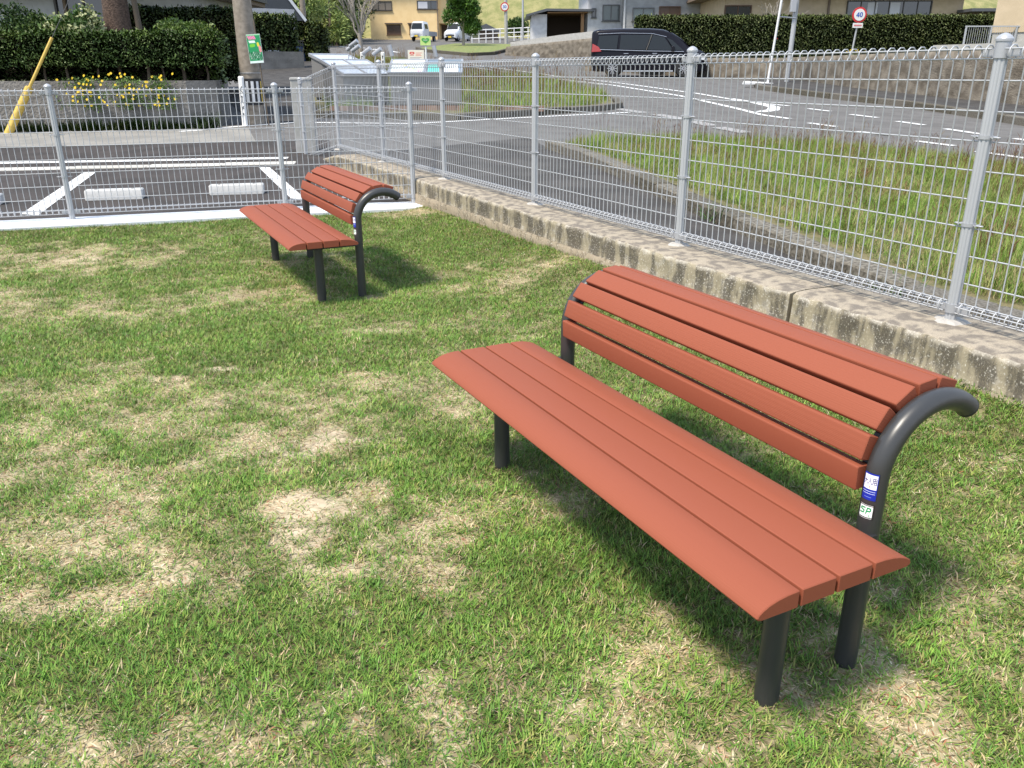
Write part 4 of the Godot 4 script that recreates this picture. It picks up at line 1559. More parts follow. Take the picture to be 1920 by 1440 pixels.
# ---------------------------------------------------------------- left: terrace, hedges, pole
func left_side():
	var conc := M("grey_concrete", Color(1, 1, 1), 0.92, {"tex": mottle("grey_concrete", lin(0.15, 0.14, 0.125), lin(0.225, 0.21, 0.19), 0.008, 0.2, 0.2, 171, Color(0.4, 0.39, 0.36, 0.6), 0.06), "size": 2.2, "bump": bumps("wall_bump", 0.06, 91, 6.0), "bump_scale": 0.5})
	var line := pv([-30, -13.4, -9.74, -16.45, -6.3, -16.97, -5.85, -17.35, -6.3, -19.5])
	var t := thing("retaining_wall", "grey concrete retaining wall below the long dark hedge", "wall")
	for i in line.size() - 1:
		var mb := MB.new()
		var a := line[i]
		var b := line[i + 1]
		var d := (b - a).normalized()
		var nn := Vector2(-d.y, d.x)
		var pr := []
		for q in [a, b]:
			var top := 1.31 if i < 4 else 1.31 + 0.045 * maxf(0.0, -q.y - 19.5)
			pr.append([Vector3(q.x, G(-q.y) - 0.1, q.y), Vector3(q.x, top, q.y), Vector3(q.x - nn.x * 0.2, top, q.y - nn.y * 0.2), Vector3(q.x - nn.x * 0.2, G(-q.y) - 0.1, q.y - nn.y * 0.2)])
		for k in 4:
			var l := (k + 1) % 4
			mb.quad(pr[0][k], pr[1][k], pr[1][l], pr[0][l])
		for e in 2:
			var dd := Vector3(d.x, 0, d.y) * (-1.0 if e == 0 else 1.0)
			mb.tri(pr[e][0], pr[e][1], pr[e][2], dd, dd, dd)
			mb.tri(pr[e][0], pr[e][2], pr[e][3], dd, dd, dd)
		part("wall_panel", mb.mesh(), conc, t)
	var mb2 := MB.new()
	var ter := pv([-30, -13.5, -9.74, -16.55, -6.3, -17.07, -5.97, -17.4, -6.45, -19.4, -9.0, -30.0, -40, -30])
	var ix := Geometry2D.triangulate_polygon(ter)
	for k in range(0, ix.size(), 3):
		var P := []
		for o in 3:
			P.append(Vector3(ter[ix[k + o]].x, 1.27, ter[ix[k + o]].y))
		mb2.tri(P[0], P[1], P[2], Vector3.UP, Vector3.UP, Vector3.UP)
	struct("garden_terrace", mb2.mesh(), M("garden", Color(1, 1, 1), 0.95, {"tex": mottle("garden", lin(0.05, 0.075, 0.02), lin(0.12, 0.1, 0.05), 0.02, 0.2, 0.35, 173), "size": 2.0}))
	var dk := [Color(0.05, 0.09, 0.02), Color(0.065, 0.115, 0.024), Color(0.085, 0.14, 0.03), Color(0.12, 0.18, 0.045)]
	hedge("hedge", "long clipped dark green hedge on top of the grey retaining wall", "hedge", Vector2(-14.5, -16.75), Vector2(-5.75, -17.65), 0.95, 1.6, 2.14, dk, 0.036, 1500.0, 0.33, "", 0.05)
	hedge("ground_cover", "dark leafy undergrowth beneath the stems of the long hedge", "undergrowth", Vector2(-14.5, -17.9), Vector2(-6.1, -18.4), 0.7, 1.25, 1.7, dk, 0.05, 300.0, 0.0, "", 0.2)
	hedge("hedge", "clipped olive hedge behind the rounded shrub left of the utility pole", "hedge", Vector2(-8.9, -20.9), Vector2(-6.55, -21.3), 0.9, 1.28, 2.8, [Color(0.03, 0.055, 0.014), Color(0.05, 0.075, 0.018), Color(0.08, 0.1, 0.025)], 0.045, 600.0)
	bush("bush", "rounded dark bush at the top left corner behind the hedge", Vector3(-9.95, 1.27, -18.4), Vector3(0.62, 0.78, 0.5), [Color(0.03, 0.06, 0.015), Color(0.06, 0.1, 0.02), Color(0.1, 0.13, 0.03)], 0.045, 2600)
	bush("bush", "variegated bush with pale edged leaves beside the thick tree trunk", Vector3(-8.95, 1.27, -18.3), Vector3(0.6, 0.78, 0.45), [Color(0.05, 0.1, 0.02), Color(0.4, 0.42, 0.22), Color(0.1, 0.17, 0.04), Color(0.3, 0.34, 0.14)], 0.055, 1800)
	bush("bush", "wide fresh green shrub behind the right end of the dark hedge", Vector3(-6.7, 1.27, -18.5), Vector3(0.75, 0.66, 0.45), [Color(0.05, 0.09, 0.02), Color(0.1, 0.16, 0.03), Color(0.17, 0.23, 0.06)], 0.045, 2400)
	bush("bush", "light green bush squeezed between the thin grey trunk and the olive hedge", Vector3(-7.5, 1.27, -19.6), Vector3(0.4, 0.72, 0.4), [Color(0.07, 0.12, 0.02), Color(0.13, 0.19, 0.04), Color(0.2, 0.26, 0.08)], 0.05, 1100)
	# thick trunk with the crown above the frame
	var bark := M("rough_bark", Color(1, 1, 1), 0.95, {"tex": mottle("rough_bark", lin(0.06, 0.038, 0.028), lin(0.15, 0.1, 0.075), 0.03, 0.2, 0.4, 175, Color(0.3, 0.27, 0.24, 0.7), 0.08), "size": 0.9, "bump": bumps("bark_bump", 0.05, 177, 9.0)})
	var tr := thing("broadleaf_tree", "tree with a thick rough brown trunk behind the long hedge", "tree", Vector3(-8.25, 1.27, -18.9))
	var mb := MB.new()
	mb.tube([Vector3(0.05, -0.2, 0), Vector3(0.02, 0.5, 0), Vector3(-0.03, 1.1, 0.02), Vector3(-0.02, 1.7, 0), Vector3(0.0, 2.6, 0), Vector3(0.1, 3.6, 0)], [0.42, 0.31, 0.27, 0.25, 0.22, 0.14], 14)
	mb.tube([Vector3(0, 1.9, 0), Vector3(0.7, 2.9, 0.2), Vector3(1.2, 3.8, 0.2)], [0.14, 0.1, 0.05], 8)
	mb.tube([Vector3(0, 2.2, 0), Vector3(-0.7, 3.1, -0.3), Vector3(-1.3, 3.9, -0.4)], [0.13, 0.09, 0.04], 8)
	part("trunk", mb.mesh(), bark, tr)
	crown(tr, [[0, 4.3, 0, 1.6, 1.1, 1.5], [1.1, 4.0, 0.2, 1.0, 0.8, 1.0], [-1.2, 4.1, -0.3, 1.0, 0.8, 1.0]], 2200, leaf_clump(7, 0.1, 0.12, 0.06, 19), dk)
	var tr2 := thing("slender_tree", "thin grey tree trunk right of the thick brown one", "tree", Vector3(-7.83, 1.27, -18.9))
	mb = MB.new()
	mb.tube([Vector3(0.03, -0.1, 0), Vector3(0.0, 0.8, 0), Vector3(-0.04, 1.7, 0), Vector3(0.05, 3.0, 0.1)], [0.075, 0.065, 0.055, 0.03], 9)
	part("trunk", mb.mesh(), M("bark"), tr2)
	crown(tr2, [[0.1, 3.4, 0.1, 0.8, 0.7, 0.8]], 500, leaf_clump(7, 0.08, 0.1, 0.05, 19), dk)
	# house behind the garden
	var hs := thing("house", "grey house behind the garden bushes, seen above the hedges at top left", "house", Vector3(-10.4, 1.27, -26.0))
	wall_box(hs, "wall", Vector3(-4.5, 0, -4), Vector3(1.5, 2.2, 1.0), M("stucco_grey", Color(1, 1, 1), 0.9, {"tex": mottle("stucco_grey", lin(0.36, 0.37, 0.39), lin(0.42, 0.43, 0.45), 0.01, 0.2, 0.08, 179), "size": 2.0}))
	wall_box(hs, "eave", Vector3(-5.1, 2.2, -4.5), Vector3(2.1, 2.32, 1.7), M("eave_brown", lin(0.16, 0.12, 0.09), 0.8))
	mb = MB.new()
	mb.sweep(PackedVector2Array([Vector2(-4.6, 2.32), Vector2(1.8, 2.32), Vector2(-1.4, 3.9)]), Transform3D(Basis(Vector3.BACK, Vector3.UP, Vector3.LEFT), Vector3.ZERO), -2.2, 5.2)
	part("roof", mb.mesh(), M("tile_dark", lin(0.05, 0.055, 0.062), 0.55), hs)
	window(hs, Transform3D(Basis.IDENTITY, Vector3(-1.4, 1.75, 1.0)), 1.6, 0.9, 2, M("sash_dark", lin(0.05, 0.045, 0.04), 0.5), M("glass", lin(0.03, 0.035, 0.04), 0.08, {"spec": 0.7}))
	wall_box(hs, "downpipe", Vector3(-1.95, 0, 1.002), Vector3(-1.87, 2.3, 1.08), M("eave_brown"))
	# yellow flowers hanging over the retaining wall
	var fl := ["yellow daisies spilling over the retaining wall, leftmost clump nearest the yellow guy guard", "yellow daisies spilling over the retaining wall, middle clump", "yellow daisies spilling over the retaining wall, rightmost clump nearest the pole"]
	var k := 0
	for q in [[-8.05, 0.95], [-7.32, 0.6], [-6.78, 0.55]]:
		var zz: float = -16.45 - (q[0] + 9.74) * 0.151
		var ft := thing("daisy_clump", fl[k], "flowers", Vector3(q[0], 1.31, zz), 0, "yellow flowers on the retaining wall")
		var pl := []
		var pc := PackedColorArray()
		for i in 170:
			pl.append(Transform3D(rand_basis(), Vector3(rng.randfn() * q[1] * 0.24, rng.randf_range(-0.5, 0.06) , rng.randf_range(0.0, 0.14))))
			pc.append(dk[rng.randi() % 4] * 1.5)
		merged("leaves", leaf_clump(5, 0.04, 0.06, 0.02, 23), leaf_mat(), pl, pc, ft)
		mb = MB.new()
		for i in int(34 * q[1] + 8):
			var c := Vector3(rng.randfn() * q[1] * 0.26, rng.randf_range(-0.45, 0.14), rng.randf_range(0.1, 0.22))
			var nn := Vector3(rng.randfn() * 0.4, 0.4, 1).normalized()
			var u := nn.cross(Vector3.RIGHT).normalized()
			var w := u.cross(nn)
			for p in 8:
				var a := TAU * p / 8
				var a2 := TAU * (p + 0.8) / 8
				mb.tri(c + nn * 0.006, c + (u * cos(a) + w * sin(a)) * 0.024, c + (u * cos(a2) + w * sin(a2)) * 0.024, nn, nn, nn)
		part("blossoms", mb.mesh(), M("petal", lin(0.72, 0.5, 0.01), 0.6, {"backlight": Color(0.4, 0.3, 0.02)}), ft)
		k += 1
	# weeds along the wall foot
	var pa := []
	var ca := PackedColorArray()
	for i in 420:
		var x := rng.randf_range(-13.0, -5.9)
		var thick := nz_b.get_noise_2d(x * 120.0, 5.0)
		if thick < -0.12 and rng.randf() < 0.8:
			continue
		var zz := -16.45 - (x + 9.74) * 0.151 + rng.randf_range(0.02, 0.2)
		var sc := rng.randf_range(0.6, 1.4) * (1.0 + thick)
		pa.append(Transform3D(Basis(Vector3.UP, rng.randf() * TAU).scaled(Vector3(sc, sc, sc)), gnd(x, zz, 0.0)))
		ca.append([Color(0.07, 0.14, 0.03), Color(0.12, 0.19, 0.04), Color(0.18, 0.2, 0.06)][rng.randi() % 3] * rng.randf_range(0.7, 1.3))
	stuff(many("weeds", tuft(24, 0.1, 0.08, 0.22, 0.012, 0.2, 1.2, 41, [Color(0.07, 0.14, 0.03), Color(0.12, 0.19, 0.04), Color(0.18, 0.2, 0.06)]), M("blade"), pa, ca, self), "green weeds along the foot of the grey retaining wall", "weeds")
	# guy wire with yellow guards
	var base := Vector3(-9.42, 0.36, -16.05)
	var topp := Vector3(-5.3, 7.6, -17.7)
	var gd := (topp - base).normalized()
	var gy := thing("guy_wire", "steel guy wire with yellow guard tubes rising past the long hedge", "guy wire", base)
	mb = MB.new()
	mb.tube([gd * -0.1, topp - base], 0.006, 5)
	part("wire", mb.mesh(), M("dark_steel", lin(0.1, 0.1, 0.1), 0.5, {"metal": 0.5}), gy)
	var yel := M("guard_yellow", lin(0.66, 0.46, 0.1), 0.45, {"tex": mottle("paint", Color(), Color(), 0, 0, 0, 0), "size": 0.9})
	mb = MB.new()
	mb.tube([gd * -0.05, gd * 0.0, gd * 0.98, gd * 1.0], [0.055, 0.075, 0.07, 0.05], 14)
	part("guard_tube", mb.mesh(), yel, gy)
	mb = MB.new()
	mb.tube([gd * 1.0, gd * 2.0], 0.028, 10)
	part("guard_sleeve", mb.mesh(), yel, gy)
	# utility pole with poster and stripes
	var pm := M("pole_concrete", Color(1, 1, 1), 0.9, {"tex": mottle("pole_concrete", lin(0.2, 0.17, 0.135), lin(0.29, 0.25, 0.205), 0.02, 0.2, 0.15, 181), "size": 1.4})
	var up := pole("utility_pole", "thick concrete utility pole with a black and white striped wrap at its foot", "pole", Vector3(-5.27, 0.42, -17.75), Vector3(-5.3, 8.6, -17.75), 0.2, 0.13, pm)
	mb = MB.new()
	mb.lathe(Vector3(0, 0.42, 0), [Vector2(0.203, 0), Vector2(0.203, 0.5), Vector2(0.196, 0.5)], 24)
	var wrap := part("striped_wrap", mb.mesh(), M("wrap_black", lin(0.02, 0.02, 0.022), 0.5), up)
	for i in 12:
		mb = MB.new()
		var a0 := TAU * i / 12
		for j in 3:
			var a := a0 + 0.09 * j
			var b := a + 0.09
			var A := Vector3(cos(a), 0, sin(a)) * 0.2065
			var B := Vector3(cos(b), 0, sin(b)) * 0.2065
			mb.quad(B + Vector3(0, 0.47, 0), A + Vector3(0, 0.47, 0), A + Vector3(0, 0.87, 0), B + Vector3(0, 0.87, 0))
		part("stripe", mb.mesh(), M("stripe_white" if i % 4 else "guard_yellow", lin(0.7, 0.7, 0.7), 0.5), wrap)
	mb = MB.new()
	mb.lathe(Vector3(0, 1.02, 0), [Vector2(0.2, 0), Vector2(0.203, 0.0), Vector2(0.203, 0.012), Vector2(0.19, 0.012)], 20)
	part("band", mb.mesh(), M("zinc"), up)
	# campaign poster on a thin stake
	var ps := thing("poster", "green and pink poster board on a stake beside the utility pole", "poster", Vector3(-5.03, 0.42, -17.45))
	mb = MB.new()
	mb.tube([Vector3(0.12, -0.1, -0.03), Vector3(0.02, 2.0, -0.03)], 0.014, 6)
	part("stake", mb.mesh(), M("bark"), ps)
	var im := Image.create(96, 160, false, Image.FORMAT_RGB8)
	im.fill(Color(0.1, 0.55, 0.33))
	im.fill_rect(Rect2i(0, 0, 96, 6), Color(0.55, 0.8, 0.6))
	for j in 5:
		ink(im, Vector2(8 + j * 11, 10), Vector2(16 + j * 11, 24), 4.0, Color(0.93, 0.5, 0.68))
		ink(im, Vector2(14 + j * 9, 36), Vector2(18 + j * 9, 44), 4.0, Color(0.9, 0.93, 0.9))
	ink(im, Vector2(22, 62), Vector2(44, 60), 9.0, Color(0.45, 0.75, 0.2))
	ink(im, Vector2(74, 52), Vector2(76, 62), 8.0, Color(0.88, 0.8, 0.25))
	ink(im, Vector2(84, 72), Vector2(86, 92), 9.0, Color(0.86, 0.55, 0.55))
	for j in 60:
		var h := fposmod(j * 37.0, 88.0)
		var v := 96.0 + fposmod(j * 23.0, 44.0)
		ink(im, Vector2(4 + h, v), Vector2(4 + h, v + 6), 2.5, [Color(0.1, 0.12, 0.12), Color(0.75, 0.75, 0.75), Color(0.3, 0.32, 0.3)][j % 3])
	im.fill_rect(Rect2i(0, 148, 96, 12), Color(0.85, 0.9, 0.88))
	mb = MB.new()
	mb.box(Vector3(0, 1.47, 0), Vector3(0.27, 0.53, 0.01), Basis(Vector3.BACK, 0.06))
	part("backing", mb.mesh(), M("stripe_white"), ps)
	mb = MB.new()
	var rb := Basis(Vector3.BACK, 0.06)
	var cc := Vector3(0, 1.47, 0.008)
	mb.quad(cc + rb * Vector3(-0.13, -0.26, 0), cc + rb * Vector3(0.13, -0.26, 0), cc + rb * Vector3(0.13, 0.26, 0), cc + rb * Vector3(-0.13, 0.26, 0))
	part("print", mb.mesh(), M("poster_print", Color(1, 1, 1), 0.5, {"tex": ImageTexture.create_from_image(im)}), ps)
	# leaning white stake with brushed characters
	var ws := thing("marker_stake", "leaning white wooden stake with worn black characters before the utility pole", "stake", Vector3(-5.36, 0.42, -17.35))
	mb = MB.new()
	var lean := Basis(Vector3.BACK, -0.02)
	mb.cbox(lean * Vector3(0, 0.47, 0), Vector3(0.1, 1.0, 0.09), 0.02, lean)
	part("stake", mb.mesh(), M("worn_white", Color(1, 1, 1), 0.85, {"tex": mottle("worn_white", lin(0.68, 0.67, 0.64), lin(0.8, 0.8, 0.79), 0.03, 0.15, 0.12, 183, Color(0.25, 0.2, 0.16, 0.8), 0.13), "size": 0.35}), ws)
	mb = MB.new()
	for s in [[0.02, 0.78, -0.02, 0.72], [-0.02, 0.72, 0.025, 0.66], [-0.02, 0.6, 0.02, 0.58], [0.0, 0.6, 0.0, 0.5], [-0.02, 0.5, 0.025, 0.47], [-0.015, 0.4, 0.02, 0.36], [0.02, 0.41, -0.02, 0.33], [-0.02, 0.26, 0.02, 0.26], [0.0, 0.28, -0.015, 0.2]]:
		bar(mb, lean * Vector3(s[0], s[1], 0.047), lean * Vector3(s[2], s[3], 0.047), 0.004, 0.012)
	part("characters", mb.mesh(), M("wrap_black"), ws)
	# square concrete gate pillar at the end of the wall
	var gp := thing("gate_pillar", "plain square concrete pillar at the far end of the low wall", "pillar", Vector3(-3.2, 0.24, -13.35), 0.2)
	mb = MB.new()
	mb.cbox(Vector3(0, 0.55, 0), Vector3(0.31, 1.14, 0.31), 0.012)
	part("block", mb.mesh(), M("pillar_concrete", Color(1, 1, 1), 0.9, {"tex": mottle("pillar_concrete", lin(0.34, 0.335, 0.31), lin(0.43, 0.42, 0.4), 0.012, 0.2, 0.15, 185), "size": 1.2}), gp)
	mb = MB.new()
	mb.cbox(Vector3(0, 1.135, 0), Vector3(0.325, 0.03, 0.325), 0.008)
	part("cap_slab", mb.mesh(), M("pillar_concrete"), gp)


# ---------------------------------------------------------------- display stands
func stand(label: String, at: Vector3, turn: float, w: float, dep: float, h0: float, h1: float, prints: Array):
	var st := M("stand_steel", lin(0.4, 0.405, 0.42), 0.36, {"metal": 0.55})
	var t := thing("display_stand", label, "display stand", at, turn, "steel display stands on the island")
	var mb := MB.new()
	# body set in under the sloping desk
	mb.sweep(PackedVector2Array([Vector2(-dep * 0.42, 0.06), Vector2(dep * 0.42, 0.06), Vector2(dep * 0.42, h0 - 0.03), Vector2(-dep * 0.42, h1 - 0.06)]), Transform3D(Basis(Vector3.BACK, Vector3.UP, Vector3.LEFT), Vector3.ZERO), -w * 0.47, w * 0.47)
	part("cabinet", mb.mesh(), M("stand_body", lin(0.24, 0.235, 0.23), 0.5, {"metal": 0.3}), t)
	mb = MB.new()
	mb.box(Vector3(0, 0.03, 0), Vector3(w * 0.9, 0.06, dep * 0.7))
	part("plinth", mb.mesh(), M("wrap_black"), t)
	var sl := Vector3(0, h1 - h0, -dep).normalized()
	var b := Basis(Vector3.RIGHT, sl.cross(Vector3.RIGHT) * -1.0, sl * -1.0)
	b.y = b.z.cross(b.x)
	var l := sqrt(dep * dep + (h1 - h0) * (h1 - h0))
	mb = MB.new()
	var c := Vector3(0, (h0 + h1) * 0.5, 0)
	mb.cbox(c, Vector3(w, 0.05, l), 0.01, b)
	var desk := part("desk", mb.mesh(), st, t)
	var e := 0.05
	mb = MB.new()
	for s in [-1, 1]:
		mb.box(c + b * Vector3(s * (w * 0.5 - e * 0.5), 0.035, 0), Vector3(e, 0.02, l), b)
		mb.box(c + b * Vector3(0, 0.035, s * (l * 0.5 - e * 0.5)), Vector3(w - 2 * e, 0.02, e), b)
	for k in range(1, prints.size()):
		mb.box(c + b * Vector3(-w * 0.5 + w * k / prints.size(), 0.035, 0), Vector3(e, 0.02, l - 2 * e), b)
	part("rim", mb.mesh(), st, desk)
	for k in prints.size():
		var q := MB.new()
		var x0 := -w * 0.5 + w * k / prints.size() + e
		var x1 := -w * 0.5 + w * (k + 1) / prints.size() - e
		q.quad(c + b * Vector3(x0, 0.029, l * 0.5 - e), c + b * Vector3(x1, 0.029, l * 0.5 - e), c + b * Vector3(x1, 0.029, -l * 0.5 + e), c + b * Vector3(x0, 0.029, -l * 0.5 + e))
		part("printed_panel", q.mesh(), prints[k], desk)
	return t


func spot_lamp(label: String, foot: Vector3, head: Vector3, tip: Vector3):
	var t := thing("spot_lamp", label, "lamp", foot, 0, "small spot lamps over the display stands")
	var mb := MB.new()
	mb.tube([Vector3.ZERO, (head - foot)], 0.012, 6)
	part("stem", mb.mesh(), M("zinc"), t)
	mb = MB.new()
	var d := (tip - head).normalized()
	var hh := head - foot
	mb.tube([hh - d * 0.09, hh - d * 0.085, hh + d * 0.13, hh + d * 0.17], [0.03, 0.045, 0.05, 0.055], 12)
	part("lamp_head", mb.mesh(), M("zinc_cast"), t)


func info_corner():
	var im := Image.create(128, 96, false, Image.FORMAT_RGB8)
	im.fill(Color(0.9, 0.92, 0.9))
	for j in 26:
		var x := fposmod(j * 41.0, 120.0) + 4
		var y := fposmod(j * 29.0, 84.0) + 4
		ink(im, Vector2(x, y), Vector2(x + fposmod(j * 17.0, 14.0) - 5, y + fposmod(j * 13.0, 10.0) - 4), 1.5 + (j % 4), [Color(0.85, 0.88, 0.45), Color(0.62, 0.8, 0.55), Color(0.93, 0.86, 0.7), Color(0.9, 0.68, 0.75), Color(0.7, 0.82, 0.9)][j % 5])
	var pm1 := M("map_print", Color(1, 1, 1), 0.3, {"tex": ImageTexture.create_from_image(im)})
	var i2 := Image.create(96, 96, false, Image.FORMAT_RGB8)
	i2.fill(Color(0.45, 0.52, 0.58))
	i2.fill_rect(Rect2i(0, 34, 44, 58), Color(0.35, 0.75, 0.68))
	i2.fill_rect(Rect2i(44, 34, 46, 58), Color(0.92, 0.93, 0.93))
	for j in 12:
		ink(i2, Vector2(50, 42 + j * 4), Vector2(80 - (j * 7) % 13, 42 + j * 4), 0.7, Color(0.5, 0.52, 0.55))
	var pm2 := M("panel_print", Color(1, 1, 1), 0.3, {"tex": ImageTexture.create_from_image(i2)})
	var pm3 := M("pale_print", Color(0.5, 0.54, 0.6), 0.25, {"tex": mottle("pale_print", lin(0.8, 0.85, 0.9), lin(1, 1, 1), 0.01, 0.08, 0.1, 187), "size": 0.8})
	stand("wide steel display stand with a pale map and a teal panel on its sloping top", Vector3(-2.0, G(20.6) + 0.12, -20.7), 0.02, 1.72, 0.95, 0.72, 1.02, [pm1, pm2])
	stand("steel display stand turned sideways with a pale sloping top, left of the map stand", Vector3(-3.75, G(20.9) + 0.12, -21.2), 0.75, 1.35, 1.05, 0.68, 1.02, [pm3, pm3])
	stand("steel display stand farthest left with a sloping top, nearest the driveway", Vector3(-4.55, G(23.0) + 0.12, -23.2), 0.75, 1.2, 0.9, 0.85, 1.1, [pm3])
	# lamps over the stands
	var L := [[-4.35, -22.8, -4.15, 2.02, "spot lamp on a thin stem, leftmost of the group over the sideways stands"], [-4.1, -22.4, -4.0, 2.1, "spot lamp second from left, highest of the group"], [-4.0, -22.2, -3.92, 1.98, "spot lamp third from left over the sideways stands"], [-3.8, -22.0, -3.62, 1.92, "spot lamp fourth from left, beside the bare tree"], [-3.5, -21.8, -3.33, 1.9, "spot lamp rightmost of the group over the sideways stands"]]
	for q in L:
		var y := G(-q[1]) + 0.12
		spot_lamp(q[4], Vector3(q[0], y, q[1]), Vector3(q[2], q[3], q[1]), Vector3(q[2] + 0.3, q[3] + 0.18, q[1] + 0.1))
	spot_lamp("thin spot lamp behind the left half of the map stand", Vector3(-2.86, G(21.6) + 0.12, -21.6), Vector3(-2.92, 1.9, -21.6), Vector3(-3.0, 2.2, -21.6))
	spot_lamp("thin spot lamp behind the right half of the map stand", Vector3(-1.75, G(21.6) + 0.12, -21.6), Vector3(-1.85, 1.88, -21.6), Vector3(-1.92, 2.2, -21.6))
	# small white posts with writing
	var plabs := ["white marker post with black characters, left of the pair behind the display stands", "white marker post with black characters, right of the pair behind the display stands"]
	var k := 0
	for q in [[-4.12, 1.86], [-3.55, 1.86]]:
		var t := thing("marker_post", plabs[k], "post", Vector3(q[0], G(24.5) + 0.1, -24.5), 0, "white marker posts behind the stands")
		var mb := MB.new()
		mb.cbox(Vector3(0, 0.57, 0), Vector3(0.1, 1.18, 0.1), 0.02)
		part("post", mb.mesh(), M("worn_white"), t)
		mb = MB.new()
		for s in [[-0.02, 1.05, 0.02, 1.05], [0, 1.07, -0.01, 0.99], [-0.02, 0.93, 0.025, 0.9], [0.01, 0.95, -0.02, 0.87], [-0.02, 0.8, 0.02, 0.8], [0.0, 0.83, 0.0, 0.75]]:
			bar(mb, Vector3(s[0], s[1], 0.052), Vector3(s[2], s[3], 0.052), 0.004, 0.016)
		part("characters", mb.mesh(), M("wrap_black"), t)
		k += 1
	# heart sign on a white post
	var hs := thing("heart_sign", "pale green sign with a dark green heart on a white post", "sign", Vector3(-2.5, G(26.0) + 0.1, -26.0))
	var mb := MB.new()
	mb.tube([Vector3(0, -0.1, 0), Vector3(0, 1.4, 0)], 0.028, 8)
	part("post", mb.mesh(), M("stripe_white"), hs)
	mb = MB.new()
	mb.box(Vector3(0, 1.44, 0.035), Vector3(0.3, 0.25, 0.012))
	part("board", mb.mesh(), M("board_green", lin(0.5, 0.68, 0.22), 0.5), hs)
	var hp := PackedVector2Array()
	for i in 24:
		var a := TAU * i / 24
		hp.append(Vector2(16 * pow(sin(a), 3), 13 * cos(a) - 5 * cos(2 * a) - 2 * cos(3 * a) - cos(4 * a)) * 0.0072 * Vector2(1.0, 0.75))
	mb = MB.new()
	mb.sweep(hp, Transform3D(Basis.IDENTITY, Vector3(0, 1.45, 0)), 0.0425, 0.0455)
	part("heart", mb.mesh(), M("heart_green", lin(0.07, 0.32, 0.07), 0.5), hs)
	mb = MB.new()
	for i in 4:
		mb.box(Vector3(-0.045 + i * 0.03, 1.455, 0.0468), Vector3(0.02, 0.018, 0.002))
	part("lettering", mb.mesh(), M("stripe_white"), hs)
	# notice board
	var nb := thing("notice_board", "small cream notice board with a red emblem behind the map stand", "sign", Vector3(-2.58, G(24.0) + 0.1, -24.0))
	for s in [-1, 1]:
		mb = MB.new()
		mb.tube([Vector3(s * 0.15, -0.1, -0.02), Vector3(s * 0.15, 1.1, -0.02)], 0.015, 6)
		part("leg", mb.mesh(), M("zinc"), nb)
	var i3 := Image.create(96, 72, false, Image.FORMAT_RGB8)
	i3.fill(Color(0.9, 0.87, 0.8))
	ink(i3, Vector2(16, 16), Vector2(32, 16), 7.0, Color(0.8, 0.25, 0.22))
	ink(i3, Vector2(19, 16), Vector2(21, 16), 2.5, Color(0.92, 0.85, 0.8))
	ink(i3, Vector2(27, 16), Vector2(29, 16), 2.5, Color(0.92, 0.85, 0.8))
	ink(i3, Vector2(12, 28), Vector2(34, 28), 1.5, Color(0.7, 0.4, 0.36))
	for j in 3:
		ink(i3, Vector2(46, 15 + j * 7), Vector2(84 - (j * 9) % 14, 15 + j * 7), 1.3, Color(0.85, 0.5, 0.45))
	for j in 4:
		ink(i3, Vector2(12, 40 + j * 7), Vector2(80 - (j * 11) % 17, 40 + j * 7), 1.0, Color(0.6, 0.6, 0.66))
	mb = MB.new()
	mb.box(Vector3(0, 1.05, 0.0), Vector3(0.44, 0.34, 0.02))
	part("board", mb.mesh(), M("stripe_white"), nb)
	mb = MB.new()
	mb.quad(Vector3(-0.215, 0.885, 0.013), Vector3(0.215, 0.885, 0.013), Vector3(0.215, 1.215, 0.013), Vector3(-0.215, 1.215, 0.013))
	part("print", mb.mesh(), M("notice_print", Color(1, 1, 1), 0.5, {"tex": ImageTexture.create_from_image(i3)}), nb)
	# low brick edging in front of the stands
	var be := thing("brick_edging", "low reddish brick edging in front of the steel display stands", "edging")
	var bm := [M("brick_a", lin(0.24, 0.15, 0.11), 0.9), M("brick_b", lin(0.3, 0.2, 0.15), 0.9), M("brick_c", lin(0.19, 0.13, 0.1), 0.9)]
	mb = MB.new()
	mb.box(Vector3.ZERO, Vector3(0.205, 0.12, 0.1))
	var brick := mb.mesh()
	for i in 22:
		var x := -4.0 + i * 0.22
		var z := -19.75 + absf(x + 2.0) * 0.05
		part("brick", brick, bm[(i * 7) % 3], be, Transform3D(Basis(Vector3.UP, 0.02 * sin(i * 3.0)), gnd(x, z, 0.15)))


